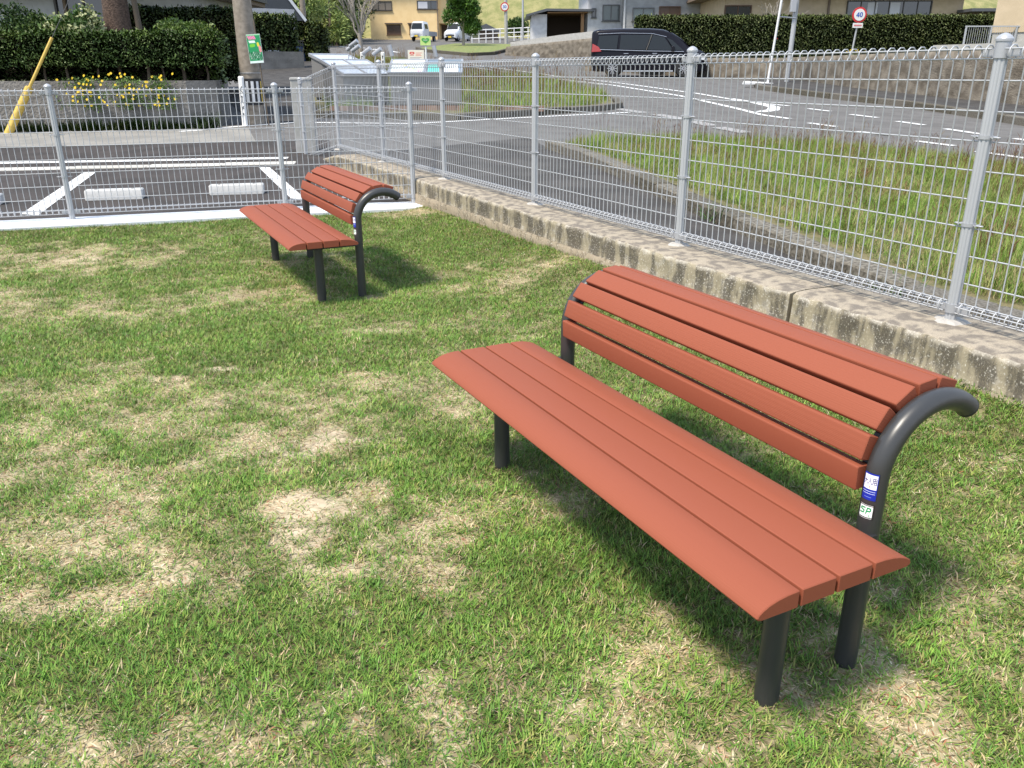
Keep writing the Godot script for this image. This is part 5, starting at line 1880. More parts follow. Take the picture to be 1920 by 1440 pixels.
# ---------------------------------------------------------------- far middle
func far_middle():
	# hedge on a low wall beside the driveway
	hedge("hedge", "tall clipped hedge on a low concrete wall along the driveway", "hedge", Vector2(-14.6, -44.0), Vector2(-11.5, -46.5), 1.2, 2.35, 4.05, [Color(0.035, 0.06, 0.014), Color(0.06, 0.09, 0.02), Color(0.11, 0.14, 0.035)], 0.09, 150.0, 0.0, "", 0.12)
	var cw := thing("garden_wall", "low concrete wall under the clipped driveway hedge", "wall", Vector3(-13.0, 1.55, -45.3))
	var mb := MB.new()
	mb.box(Vector3(0, 0.4, 0), Vector3(4.4, 0.9, 1.6), Basis(Vector3.UP, 0.68))
	part("block", mb.mesh(), M("grey_concrete"), cw)
	# tiled house
	var h := thing("house", "house with a dark tiled gable roof above the driveway hedge", "house", Vector3(-14.3, 2.2, -52.5), 0.5)
	wall_box(h, "wall", Vector3(-2.6, 0, -4), Vector3(1.5, 2.2, 0.6), M("stucco_grey"))
	mb = MB.new()
	mb.sweep(PackedVector2Array([Vector2(-2.0, 2.0), Vector2(2.0, 2.0), Vector2(0.1, 4.6), Vector2(-0.1, 4.6)]), Transform3D(Basis.IDENTITY, Vector3(0.0, 0, 0)), -4.2, 1.1)
	part("roof", mb.mesh(), M("tile_dark"), h)
	mb = MB.new()
	for s in [-1, 1]:
		for k in 9:
			var y := 2.06 + k * 0.285
			var x: float = lerpf(2.0, 0.15, (k + 0.4) / 9.0) * s
			bar(mb, Vector3(x, y + 0.09, -4.2), Vector3(x, y + 0.09, 1.12), 0.1, 0.1)
	part("tile_rows", mb.mesh(), M("tile_light", lin(0.08, 0.085, 0.095), 0.45), h)
	mb = MB.new()
	for s in [-1, 1]:
		bar(mb, Vector3(s * 2.02, 2.0, 1.13), Vector3(0, 4.66, 1.13), 0.06, 0.16)
	part("bargeboard", mb.mesh(), M("stripe_white"), h)
	wall_box(h, "gable_wall", Vector3(-1.4, 2.0, 0.95), Vector3(1.4, 2.6, 1.105), M("stucco_grey"))
	# gate with bins
	var g := thing("gate", "dark metal gate with a blue bin behind it at the end of the driveway", "gate", Vector3(-12.7, G(52.0), -52.0), 0.1)
	for k in 9:
		mb = MB.new()
		mb.box(Vector3(-0.6 + k * 0.14, 0.62, 0), Vector3(0.035, 1.0, 0.035))
		part("bar", mb.mesh(), M("wrap_black"), g)
	for y in [0.15, 0.65, 1.12]:
		mb = MB.new()
		mb.box(Vector3(-0.04, y, 0), Vector3(1.24, 0.05, 0.05))
		part("rail", mb.mesh(), M("wrap_black"), g)
	mb = MB.new()
	mb.cbox(Vector3(0.25, 0.5, -0.6), Vector3(0.6, 1.0, 0.5), 0.04)
	part("bin", mb.mesh(), M("bin_blue", lin(0.02, 0.06, 0.16), 0.5), g)
	hedge("hedge", "bushy olive hedge right of the dark gate", "hedge", Vector2(-13.3, -54.0), Vector2(-11.5, -53.4), 2.0, 2.0, 3.95, [Color(0.04, 0.065, 0.014), Color(0.07, 0.095, 0.02), Color(0.12, 0.14, 0.03)], 0.11, 110.0, 0.0, "", 0.3)
	pole("utility_pole", "pale utility pole standing behind the bushy olive hedge", "pole", Vector3(-12.95, 2.1, -56.0), Vector3(-12.88, 9.5, -56.0), 0.19, 0.15, M("pole_concrete"))
	# woods behind
	var greens := [[Color(0.09, 0.14, 0.03), Color(0.17, 0.22, 0.055), Color(0.26, 0.31, 0.09)], [Color(0.03, 0.05, 0.016), Color(0.06, 0.085, 0.024), Color(0.1, 0.13, 0.035)], [Color(0.13, 0.17, 0.04), Color(0.22, 0.26, 0.07), Color(0.3, 0.32, 0.11)]]
	var wl := ["light green feathery tree", "dark dense tree", "yellowish green bamboo clump"]
	var where := ["behind the tiled house roof", "left of the pale utility pole", "right of the pale utility pole", "between the pale utility pole and the bare tree", "just left of the bare tree", "behind the bare tree", "beside the yellow house's left corner", "low by the roadside left of the yellow house", "high behind the bare tree", "at the frame top right of the pale pole"]
	var spots := [[-24.0, -78.0, 3.0, 0], [-21.0, -80.0, 3.0, 1], [-19.0, -76.0, 2.6, 2], [-17.6, -74.0, 2.4, 0], [-16.2, -80.0, 2.6, 2], [-18.4, -86.0, 3.0, 1], [-18.2, -90.0, 3.2, 1], [-15.2, -77.5, 1.0, 0], [-19.0, -92.0, 4.5, 1], [-22.0, -88.0, 4.0, 2]]
	for i in spots.size():
		var q = spots[i]
		var t := thing("woodland_tree", "%s %s" % [wl[q[3]], where[i]], "tree", Vector3(q[0], G(-q[1]) - 0.2, q[1]), 0, "trees of the wood behind the driveway")
		mb = MB.new()
		var r: float = q[2]
		mb.tube([Vector3(0, -0.3, 0), Vector3(0.1, r * 1.0, 0), Vector3(0, r * 2.4, 0)], [0.16, 0.13, 0.05], 7)
		part("trunk", mb.mesh(), M("bark"), t)
		var bl := []
		for k in 9:
			var a := rng.randf() * TAU
			var hh := rng.randf_range(0.35, 2.6)
			var w := r * (0.5 + 0.25 * sin(hh * 1.2))
			bl.append([cos(a) * w * 0.8, r * hh, sin(a) * w * 0.8, w * 0.75, r * 0.45, w * 0.75])
		crown(t, bl, int(900 * r / 2.5), leaf_clump(8, 0.22, 0.3, 0.1, 29), greens[q[3]], Vector2(0.6, 1.4))
	hedge("hedge", "low dark hedge along the road left of the yellow house", "hedge", Vector2(-17.5, -80.5), Vector2(-14.9, -83.5), 1.2, 3.7, 5.7, [Color(0.02, 0.035, 0.01), Color(0.04, 0.06, 0.015), Color(0.06, 0.085, 0.02)], 0.13, 70.0, 0.0, "", 0.3)
	# bare tree
	var bt := thing("bare_tree", "leafless pale grey tree with upright branches before the wood", "tree", Vector3(-9.15, 2.1, -54.0))
	mb = MB.new()
	mb.tube([Vector3(0, -0.2, 0), Vector3(0.02, 0.8, 0), Vector3(-0.02, 1.5, 0)], [0.16, 0.13, 0.12], 9, false)
	part("trunk", mb.mesh(), M("pale_bark", Color(1, 1, 1), 0.9, {"tex": mottle("pale_bark", lin(0.2, 0.17, 0.14), lin(0.36, 0.33, 0.29), 0.05, 0.2, 0.3, 191), "size": 0.8}), bt)
	mb = MB.new()
	for d in [Vector3(-0.45, 1, 0.1), Vector3(0.12, 1, 0), Vector3(0.5, 0.9, -0.1), Vector3(-0.1, 1, 0.4), Vector3(0.25, 1, -0.4), Vector3(-0.3, 1, -0.2)]:
		limbs(mb, Vector3(-0.02, 1.0 + rng.randf() * 0.5, 0), d.normalized(), 1.0, 0.062, 4, 0.26)
	part("branches", mb.mesh(), M("pale_bark"), bt)
	yellow_house()
	small_vehicles()
	# green street tree
	var st := thing("street_tree", "round green street tree on the grass verge before the yellow house", "tree", Vector3(-3.98, 3.36, -73.9))
	mb = MB.new()
	mb.tube([Vector3(0, -0.1, 0), Vector3(0.02, 0.8, 0), Vector3(-0.03, 1.6, 0), Vector3(0, 3.0, 0)], [0.13, 0.11, 0.1, 0.05], 8)
	for k in 5:
		var a := TAU * k / 5
		mb.tube([Vector3(0, 1.3, 0), Vector3(cos(a) * 0.9, 2.6, sin(a) * 0.9)], [0.07, 0.03], 6)
	part("trunk", mb.mesh(), M("pale_bark"), st)
	var sb := []
	for k in 12:
		var a := TAU * k / 12.0 + rng.randf() * 0.4
		var y := 1.5 + 2.9 * rng.randf()
		var w := 1.35 * sqrt(clampf(1.0 - pow((y - 2.9) / 2.1, 2.0), 0.1, 1.0))
		sb.append([cos(a) * w * 0.75, y, sin(a) * w * 0.75, 0.75, 0.6, 0.75])
	sb.append([0, 3.0, 0, 1.2, 1.5, 1.2])
	crown(st, sb, 3000, leaf_clump(7, 0.12, 0.17, 0.09, 33), [Color(0.035, 0.085, 0.014), Color(0.06, 0.13, 0.02), Color(0.1, 0.19, 0.03)])
	# white rail fence
	var rf := thing("rail_fence", "white pipe railing before the grassy hillside", "railing", Vector3(-3.7, G(84.0), -84.0))
	var wm := M("stripe_white")
	for k in 9:
		mb = MB.new()
		mb.tube([Vector3(k * 0.66, -0.2, 0), Vector3(k * 0.66, 1.15 + k * 0.03, 0)], 0.05, 6)
		part("post", mb.mesh(), wm, rf)
	for y in [0.35, 0.72, 1.08]:
		mb = MB.new()
		mb.tube([Vector3(-0.1, y, 0), Vector3(5.4, y + 0.24, 0)], 0.045, 6)
		part("rail", mb.mesh(), wm, rf)
	var sp := pole("sign_pole", "pale pole carrying a small round speed sign before the hillside", "sign", Vector3(-0.45, G(78.0), -78.0), Vector3(-0.5, 9.5, -78.0), 0.15, 0.13, M("pillar_concrete"))
	speed_disc(sp, Vector3(-0.12, 3.05, 0.18), 0.36, "30")
	pole("lamp_pole", "thin grey steel pole left of the carport", "pole", Vector3(0.78, G(60.0), -60.0), Vector3(0.75, 8.5, -60.0), 0.07, 0.06, M("zinc"))
	var sh := thing("shed", "low dark roofed shed behind the white railing", "shed", Vector3(-2.4, G(93.0), -93.0))
	wall_box(sh, "wall", Vector3(-1.0, 0, -1.5), Vector3(1.0, 1.0, 0), M("eave_brown"))
	mb = MB.new()
	mb.sweep(PackedVector2Array([Vector2(-1.3, 0.95), Vector2(1.3, 0.75), Vector2(1.3, 0.85), Vector2(-0.2, 1.55), Vector2(-1.3, 1.1)]), Transform3D(Basis.IDENTITY, Vector3.ZERO), -1.8, 0.4)
	part("roof", mb.mesh(), M("tile_light"), sh)
	bush("bush", "dark round bush on the slope by the carport", Vector3(0.6, G(88.0) + 0.3, -88.0), Vector3(1.1, 1.1, 0.9), [Color(0.04, 0.08, 0.015), Color(0.07, 0.12, 0.025)], 0.14, 500)
	# grassy hillside
	var rows := []
	var uvs := []
	for i in 13:
		var r := []
		var u := []
		for j in 31:
			var z := -98.0 - i * 9.0
			var x := -60.0 + j * 4.0
			var y := G(97.0) - 0.6 + pow(i / 12.0, 0.9) * 42.0 + nz_a.get_noise_2d(x * 8.0, z * 8.0) * 2.0 - (0.5 if i == 0 else 0.0)
			r.append(Vector3(x, y, z)); u.append(Vector2(j, i))
		rows.append(r); uvs.append(u)
	mb = MB.new()
	mb.grid(rows, uvs, Vector3.UP, true)
	struct("hillside", mb.mesh(), M("hill_grass", Color(1, 1, 1), 0.95, {"tex": mottle("hill_grass", lin(0.15, 0.16, 0.05), lin(0.26, 0.235, 0.1), 0.02, 0.15, 0.3, 193), "size": 14.0}))


func speed_disc(t: Node3D, at: Vector3, r: float, txt: String):
	var mb := MB.new()
	var f := Transform3D(Basis(Vector3.RIGHT, Vector3.FORWARD, Vector3.UP), at)
	for q in [["disc_rim", r, 0.0, "sign_red", lin(0.5, 0.02, 0.025)], ["disc_face", r * 0.76, 0.012, "stripe_white", lin(0.7, 0.7, 0.7)]]:
		mb = MB.new()
		mb.tube([at + Vector3(0, 0, q[2]), at + Vector3(0, 0, q[2] + 0.02)], q[1], 24)
		part(q[0], mb.mesh(), M(q[3], q[4], 0.45), t)
	var tm := TextMesh.new()
	tm.text = txt
	tm.font_size = 64
	tm.pixel_size = r * 0.85 / 64.0
	tm.depth = 0.004
	var fnt := SystemFont.new()
	fnt.font_names = PackedStringArray(["Droid Sans"])
	fnt.font_weight = 700
	tm.font = fnt
	part("numerals", tm, M("sign_blue", lin(0.03, 0.1, 0.42), 0.5), t, Transform3D(Basis.IDENTITY, at + Vector3(0, 0, 0.036)))


func yellow_house():
	var d := 95.0
	var t := thing("house", "two storey pale orange house with dark sash windows", "house", Vector3(-11.4, G(d) - 0.35, -d))
	var ym := M("stucco_yellow", Color(1, 1, 1), 0.9, {"tex": mottle("stucco_yellow", lin(0.78, 0.57, 0.29), lin(0.82, 0.61, 0.32), 0.008, 0.15, 0.06, 195), "size": 3.0})
	wall_box(t, "wall", Vector3(-3.5, 0.25, -7), Vector3(3.7, 6.0, 0), ym)
	wall_box(t, "foundation", Vector3(-3.48, -0.5, -6.9), Vector3(3.68, 0.25, -0.04), M("pillar_concrete"))
	wall_box(t, "upper_wing", Vector3(3.7, 1.95, -6.5), Vector3(5.6, 6.0, -0.6), ym)
	wall_box(t, "wing_back", Vector3(3.7, -0.4, -6.5), Vector3(5.5, 1.95, -4.0), M("eave_brown"))
	wall_box(t, "wing_post", Vector3(5.4, -0.4, -0.9), Vector3(5.6, 1.95, -0.62), ym)
	wall_box(t, "downpipe", Vector3(3.58, 0.1, 0.003), Vector3(3.68, 6.0, 0.1), M("eave_brown"))
	var mb := MB.new()
	mb.sweep(PackedVector2Array([Vector2(-7.8, 6.0), Vector2(0.8, 6.0), Vector2(0.8, 6.15), Vector2(-3.5, 7.7), Vector2(-7.8, 6.15)]), Transform3D(Basis(Vector3.BACK, Vector3.UP, Vector3.LEFT), Vector3.ZERO), -6.2, 4.2)
	part("roof", mb.mesh(), M("tile_dark"), t)
	var sd := M("sash_dark")
	var gl := M("glass")
	var pane := M("glass_warm", lin(0.22, 0.19, 0.16), 0.15, {"spec": 0.6})
	var cur := M("curtain", lin(0.55, 0.56, 0.6), 0.8)
	window(t, Transform3D(Basis.IDENTITY, Vector3(-2.2, 3.62, 0.0)), 2.15, 0.9, 3, sd, pane)
	window(t, Transform3D(Basis.IDENTITY, Vector3(2.6, 3.7, 0.0)), 2.2, 0.85, 3, sd, gl, null)
	window(t, Transform3D(Basis.IDENTITY, Vector3(-1.05, 1.3, 0.0)), 1.5, 0.95, 2, M("sash_brown", lin(0.11, 0.06, 0.035), 0.6), M("glass_brown", lin(0.1, 0.06, 0.04), 0.3), null, 2)
	window(t, Transform3D(Basis.IDENTITY, Vector3(1.35, 1.35, 0.0)), 1.5, 0.95, 2, M("sash_brown"), M("glass_brown"), null, 2)
	for x in [-1.05, 1.35]:
		wall_box(t, "window_hood", Vector3(x - 0.9, 1.88, 0.0), Vector3(x + 0.9, 1.97, 0.35), M("eave_brown"))
	wall_box(t, "white_pane", Vector3(1.62, 3.36, 0.03), Vector3(2.6, 4.0, 0.05), cur)


func wheel(t: Node3D, at: Vector3, r: float, w: float, side: float, spokes := 5):
	# axle runs along z of the car
	var mb := MB.new()
	var o := []
	var f := Transform3D(Basis(Vector3.RIGHT, Vector3.FORWARD, Vector3.UP), Vector3.ZERO)
	for q in [Vector2(r * 0.68, -w * 0.5), Vector2(r * 0.95, -w * 0.5), Vector2(r, -w * 0.32), Vector2(r, w * 0.32), Vector2(r * 0.95, w * 0.5), Vector2(r * 0.68, w * 0.5)]:
		o.append(q)
	mb.lathe(Vector3.ZERO, o, 26)
	var node := part("wheel", turned(mb), M("rubber", lin(0.018, 0.018, 0.019), 0.8), t, Transform3D(Basis.IDENTITY, at))
	mb = MB.new()
	mb.lathe(Vector3.ZERO, [Vector2(0, side * w * 0.2), Vector2(r * 0.2, side * w * 0.26), Vector2(r * 0.6, side * w * 0.1), Vector2(r * 0.66, side * w * 0.46), Vector2(r * 0.7, side * w * 0.48)] if side > 0 else [Vector2(r * 0.7, side * w * 0.48), Vector2(r * 0.66, side * w * 0.46), Vector2(r * 0.6, side * w * 0.1), Vector2(r * 0.2, side * w * 0.26), Vector2(0, side * w * 0.2)], 20)
	var rim := part("rim", turned(mb), M("rim_dark", lin(0.06, 0.06, 0.065), 0.4, {"metal": 0.6}), node)
	mb = MB.new()
	for k in spokes:
		var a := TAU * k / spokes
		var e := Vector3(cos(a), sin(a), 0)
		bar(mb, Vector3(e.x * r * 0.08, e.y * r * 0.08, side * w * 0.34), Vector3(e.x * r * 0.66, e.y * r * 0.66, side * w * 0.44), r * 0.13, r * 0.1)
	part("spokes", mb.mesh(), M("alloy", lin(0.5, 0.5, 0.52), 0.3, {"metal": 0.7}), node)


func turned(mb: MB) -> ArrayMesh:
	# y axis to z axis
	for i in mb.v.size():
		mb.v[i] = Vector3(mb.v[i].x, -mb.v[i].z, mb.v[i].y)
		mb.n[i] = Vector3(mb.n[i].x, -mb.n[i].z, mb.n[i].y)
	return mb.mesh()


# body skin through cross sections: each station [x, [y, half width], ...] from sill to roof centre
func loft(stations: Array) -> ArrayMesh:
	var mb := MB.new()
	for side in [-1, 1]:
		var rows := []
		var uvs := []
		for s in stations:
			var r := []
			var u := []
			for k in s[1].size():
				r.append(Vector3(s[0], s[1][k].x, side * s[1][k].y)); u.append(Vector2.ZERO)
			rows.append(r); uvs.append(u)
		var start := mb.v.size()
		mb.grid(rows, uvs)
		# outward normals
		for i in range(start, mb.v.size(), 3):
			var c: Vector3 = (mb.v[i] + mb.v[i + 1] + mb.v[i + 2]) / 3.0
			var nn: Vector3 = mb.n[i] + mb.n[i + 1] + mb.n[i + 2]
			if nn.dot(c - Vector3(clampf(c.x, -1.2, 1.2), 0.75, 0)) < 0:
				for k in 3:
					mb.n[i + k] = -mb.n[i + k]
				var q := mb.v[i + 1]; mb.v[i + 1] = mb.v[i + 2]; mb.v[i + 2] = q
				var w := mb.n[i + 1]; mb.n[i + 1] = mb.n[i + 2]; mb.n[i + 2] = w
	return mb.mesh()


func small_vehicles():
	var white := M("car_white", lin(0.62, 0.63, 0.65), 0.25, {"coat": 0.8})
	var gl := M("car_glass", lin(0.015, 0.018, 0.02), 0.08, {"spec": 0.45})
	# small truck, cab towards the camera
	var t := thing("small_truck", "small white cab-over truck parked before the pale orange house", "truck", Vector3(-8.6, G(88.0), -88.0), -1.9)
	var mb := MB.new()
	part("cab", loft([[0.35, [Vector2(0.3, 0.7), Vector2(0.9, 0.72), Vector2(1.2, 0.7), Vector2(1.72, 0.58), Vector2(1.76, 0.5), Vector2(1.77, 0.0)]], [1.2, [Vector2(0.3, 0.7), Vector2(0.9, 0.72), Vector2(1.2, 0.7), Vector2(1.74, 0.6), Vector2(1.78, 0.5), Vector2(1.79, 0.0)]], [1.42, [Vector2(0.3, 0.7), Vector2(0.9, 0.71), Vector2(1.2, 0.68), Vector2(1.68, 0.56), Vector2(1.7, 0.46), Vector2(1.7, 0.0)]], [1.66, [Vector2(0.32, 0.68), Vector2(0.85, 0.69), Vector2(1.02, 0.64), Vector2(1.04, 0.5), Vector2(1.05, 0.3), Vector2(1.05, 0.0)]], [1.7, [Vector2(0.34, 0.62), Vector2(0.82, 0.62), Vector2(0.84, 0.5), Vector2(0.85, 0.4), Vector2(0.86, 0.2), Vector2(0.86, 0.0)]], [1.71, [Vector2(0.5, 0.0), Vector2(0.5, 0.0), Vector2(0.5, 0.0), Vector2(0.5, 0.0), Vector2(0.5, 0.0), Vector2(0.5, 0.0)]]]), white, t)
	mb = MB.new()
	mb.quad(Vector3(1.665, 1.08, 0.56), Vector3(1.665, 1.08, -0.56), Vector3(1.455, 1.63, -0.5), Vector3(1.455, 1.63, 0.5))
	part("windscreen", mb.mesh(), gl, t)
	for s in [-1, 1]:
		mb = MB.new()
		mb.box(Vector3(0.9, 1.32, s * 0.672), Vector3(0.7, 0.44, 0.03), Basis(Vector3.RIGHT, -s * 0.2))
		part("side_window", mb.mesh(), gl, t)
		mb = MB.new()
		mb.box(Vector3(1.705, 0.66, s * 0.5), Vector3(0.03, 0.16, 0.2))
		part("headlight", mb.mesh(), M("lens", lin(0.6, 0.62, 0.65), 0.15), t)
		wheel(t, Vector3(1.05, 0.27, s * 0.64), 0.27, 0.16, s)
		wheel(t, Vector3(-0.95, 0.27, s * 0.64), 0.27, 0.16, s)
	wall_box(t, "bed", Vector3(-1.65, 0.5, -0.7), Vector3(0.3, 0.92, 0.7), M("bed_grey", lin(0.3, 0.31, 0.33), 0.6))
	mb = MB.new()
	mb.box(Vector3(1.715, 0.48, 0.05), Vector3(0.012, 0.14, 0.33))
	part("number_plate", mb.mesh(), M("plate_yellow", lin(0.7, 0.5, 0.05), 0.5), t)
	# small white hatchback
	var c := thing("small_car", "small white boxy car parked right of the truck under the house wing", "car", Vector3(-5.35, G(88.5), -88.5), -1.95)
	part("body", loft([[-1.68, [Vector2(0.3, 0.6), Vector2(0.6, 0.66), Vector2(0.95, 0.66), Vector2(1.5, 0.55), Vector2(1.6, 0.45), Vector2(1.62, 0.0)]], [-1.5, [Vector2(0.22, 0.7), Vector2(0.6, 0.74), Vector2(1.0, 0.72), Vector2(1.58, 0.6), Vector2(1.66, 0.5), Vector2(1.68, 0.0)]], [0.5, [Vector2(0.22, 0.7), Vector2(0.6, 0.74), Vector2(1.0, 0.72), Vector2(1.6, 0.6), Vector2(1.68, 0.5), Vector2(1.7, 0.0)]], [0.75, [Vector2(0.22, 0.7), Vector2(0.6, 0.74), Vector2(1.0, 0.72), Vector2(1.55, 0.58), Vector2(1.6, 0.48), Vector2(1.62, 0.0)]], [1.12, [Vector2(0.22, 0.7), Vector2(0.6, 0.74), Vector2(0.96, 0.7), Vector2(1.0, 0.6), Vector2(1.03, 0.5), Vector2(1.04, 0.0)]], [1.6, [Vector2(0.24, 0.66), Vector2(0.55, 0.7), Vector2(0.8, 0.64), Vector2(0.88, 0.5), Vector2(0.9, 0.3), Vector2(0.9, 0.0)]], [1.7, [Vector2(0.3, 0.5), Vector2(0.5, 0.55), Vector2(0.7, 0.5), Vector2(0.75, 0.4), Vector2(0.76, 0.2), Vector2(0.76, 0.0)]], [1.71, [Vector2(0.5, 0), Vector2(0.5, 0), Vector2(0.5, 0), Vector2(0.5, 0), Vector2(0.5, 0), Vector2(0.5, 0)]]]), white, c)
	mb = MB.new()
	mb.quad(Vector3(1.12, 1.06, 0.58), Vector3(1.12, 1.06, -0.58), Vector3(0.79, 1.57, -0.5), Vector3(0.79, 1.57, 0.5))
	part("windscreen", mb.mesh(), gl, c)
	for s in [-1, 1]:
		mb = MB.new()
		mb.box(Vector3(-0.2, 1.3, s * 0.672), Vector3(1.7, 0.42, 0.03), Basis(Vector3.RIGHT, -s * 0.2))
		part("side_window", mb.mesh(), gl, c)
		mb = MB.new()
		mb.box(Vector3(1.66, 0.72, s * 0.45), Vector3(0.05, 0.14, 0.2))
		part("headlight", mb.mesh(), M("lens"), c)
		wheel(c, Vector3(1.15, 0.28, s * 0.64), 0.28, 0.16, s)
		wheel(c, Vector3(-1.2, 0.28, s * 0.64), 0.28, 0.16, s)
	mb = MB.new()
	mb.box(Vector3(1.712, 0.5, 0), Vector3(0.04, 0.1, 0.9))
	part("grille", mb.mesh(), M("wrap_black"), c)
	mb = MB.new()
	mb.box(Vector3(1.72, 0.36, 0), Vector3(0.04, 0.14, 0.33))
	part("number_plate", mb.mesh(), M("plate_yellow"), c)


# ---------------------------------------------------------------- right side
func rough_wall(t: Node3D, called: String, line: PackedVector2Array, top: Array, foot_off: float, m: Material, sd: int, amp := 0.05):
	var nd := noise(sd, 1.3, 3)
	for i in line.size() - 1:
		var mb := MB.new()
		var a := line[i]
		var b := line[i + 1]
		var l := a.distance_to(b)
		var d := (b - a) / l
		var nn := Vector2(-d.y, d.x)
		if nn.dot(-a) < 0:
			nn = -nn
		var n := maxi(4, int(l / 0.3))
		var rows := []
		var uvs := []
		for k in n + 1:
			var s := float(k) / n
			var p := a.lerp(b, s)
			var ty: float = lerpf(top[i], top[i + 1], s)
			var gy := G(-p.y) - 0.1
			var r := []
			var u := []
			for j in 7:
				var v := j / 6.0
				var e := nd.get_noise_2d((p.x + p.y) * 2.0, v * 3.0) * amp * (0.0 if j == 6 else 1.0)
				var o := foot_off * (1.0 - v) + e
				r.append(Vector3(p.x + nn.x * o, lerpf(gy, ty, v), p.y + nn.y * o)); u.append(Vector2(s, v))
			r.append(Vector3(p.x - nn.x * 0.3, ty + 0.005, p.y - nn.y * 0.3)); u.append(Vector2(s, 1))
			r.append(Vector3(p.x - nn.x * 0.35, gy, p.y - nn.y * 0.35)); u.append(Vector2(s, 1))
			rows.append(r); uvs.append(u)
		mb.grid(rows, uvs)
		part(called, mb.mesh(), m, t)


func flat_poly(P: PackedVector2Array, y: float) -> ArrayMesh:
	var mb := MB.new()
	var ix := Geometry2D.triangulate_polygon(P)
	for k in range(0, ix.size(), 3):
		var Q := []
		for o in 3:
			Q.append(Vector3(P[ix[k + o]].x, y, P[ix[k + o]].y))
		mb.tri(Q[0], Q[1], Q[2], Vector3.UP, Vector3.UP, Vector3.UP)
	return mb.mesh()


func right_side():
	var stone := M("rough_stone", Color(1, 1, 1), 0.95, {"tex": mottle("rough_stone", lin(0.085, 0.07, 0.052), lin(0.2, 0.175, 0.14), 0.012, 0.12, 0.4, 201, Color(0.3, 0.28, 0.24, 0.7), 0.1), "size": 2.2, "bump": bumps("stone_bump", 0.08, 203, 6.0), "bump_scale": 0.7})
	var t := thing("stone_wall", "rough dark stone retaining wall across the road below the long hedge", "wall")
	rough_wall(t, "wall_section", pv([3.6, -43.5, 7.4, -39.9, 10.75, -35.6, 10.95, -27.9, 11.75, -22.7, 12.3, -20.7, 14.6, -14.0]), [2.05, 2.0, 1.93, 1.93, 1.95, 1.97, 2.05], 0.12, stone, 205, 0.1)
	struct("right_terrace", flat_poly(pv([3.7, -43.7, 7.5, -40.1, 10.9, -35.75, 11.15, -28.0, 11.95, -22.8, 12.5, -20.8, 14.8, -14.1, 70, -14, 70, -75, 6.2, -75, 6.0, -52]), 1.92), M("garden"))
	var low := thing("garden_wall", "low pale concrete kerb wall on the terrace behind the stone wall", "wall", Vector3(14.2, 1.92, -24.6))
	var mb := MB.new()
	mb.box(Vector3(0, 0.12, 0), Vector3(0.15, 0.3, 6.5), Basis(Vector3.UP, 0.32))
	part("block", mb.mesh(), M("pillar_concrete"), low)
	# wall with a white cap left of the minivan
	t = thing("stone_wall", "sloping stone retaining wall with a white concrete cap, left of the minivan", "wall")
	rough_wall(t, "wall_section", pv([-0.35, -59.3, 3.0, -54.9, 5.9, -50.4]), [2.95, 3.15, 3.3], 0.12, stone, 207, 0.12)
	mb = MB.new()
	bar(mb, Vector3(0.1, 3.02, -59.3), Vector3(3.15, 3.3, -55.1), 0.4, 0.42)
	bar(mb, Vector3(3.15, 3.3, -55.1), Vector3(6.05, 3.46, -50.6), 0.4, 0.42)
	part("cap", mb.mesh(), M("pillar_concrete"), t)
	struct("house_terrace", flat_poly(pv([0.1, -59.5, 3.2, -55.1, 6.1, -50.7, 40, -50.7, 40, -75, 0.6, -75]), 3.3), M("garden"))
	var deep := [Color(0.085, 0.11, 0.035), Color(0.095, 0.125, 0.038), Color(0.11, 0.14, 0.042), Color(0.13, 0.155, 0.05)]
	hedge("hedge", "very long clipped dark hedge above the stone wall across the road", "hedge", Vector2(5.75, -40.6), Vector2(22.0, -40.6), 1.3, 1.95, 3.66, deep, 0.06, 520.0, 0.0, "", 0.07)
	# carport house
	var wht := M("siding_white", Color(1, 1, 1), 0.85, {"tex": mottle("siding_white", lin(0.5, 0.5, 0.51), lin(0.58, 0.58, 0.59), 0.01, 0.1, 0.06, 209), "size": 2.0})
	var gry := M("siding_grey", Color(1, 1, 1), 0.85, {"tex": mottle("siding_grey", lin(0.3, 0.3, 0.3), lin(0.36, 0.36, 0.36), 0.01, 0.1, 0.06, 211), "size": 2.0})
	var h := thing("house", "white and grey house with an open carport, left of the long hedge", "house", Vector3(1.3, 3.3, -58.0))
	wall_box(h, "carport_wall", Vector3(0, 0, -5), Vector3(1.0, 1.55, 0), wht)
	wall_box(h, "carport_back", Vector3(1.0, 0, -5), Vector3(3.6, 1.7, -4.7), M("eave_brown"))
	wall_box(h, "carport_post", Vector3(3.2, 0, -0.3), Vector3(3.4, 1.6, -0.1), M("wood_post", lin(0.3, 0.17, 0.08), 0.7))
	mb = MB.new()
	mb.sweep(PackedVector2Array([Vector2(-0.3, 1.42), Vector2(1.0, 1.72), Vector2(4.0, 1.68), Vector2(4.0, 1.82), Vector2(0.95, 1.86), Vector2(-0.35, 1.52)]), Transform3D(Basis.IDENTITY, Vector3.ZERO), -5.2, 0.5)
	part("carport_roof", mb.mesh(), M("tile_light"), h)
	wall_box(h, "carport_ceiling", Vector3(1.02, 1.62, -4.7), Vector3(3.6, 1.665, 0.3), M("wood_post"))
	wall_box(h, "wall", Vector3(3.62, 0, -8), Vector3(5.8, 3.6, 0.1), wht)
	wall_box(h, "grey_wing", Vector3(5.8, 0, -8), Vector3(10.6, 3.6, 1.6), gry)
	wall_box(h, "downpipe", Vector3(5.72, 0, 1.61), Vector3(5.82, 3.6, 1.7), wht)
	mb = MB.new()
	mb.box(Vector3(7.0, 3.75, -3.0), Vector3(8.0, 0.25, 11.0))
	part("roof", mb.mesh(), M("tile_light"), h)
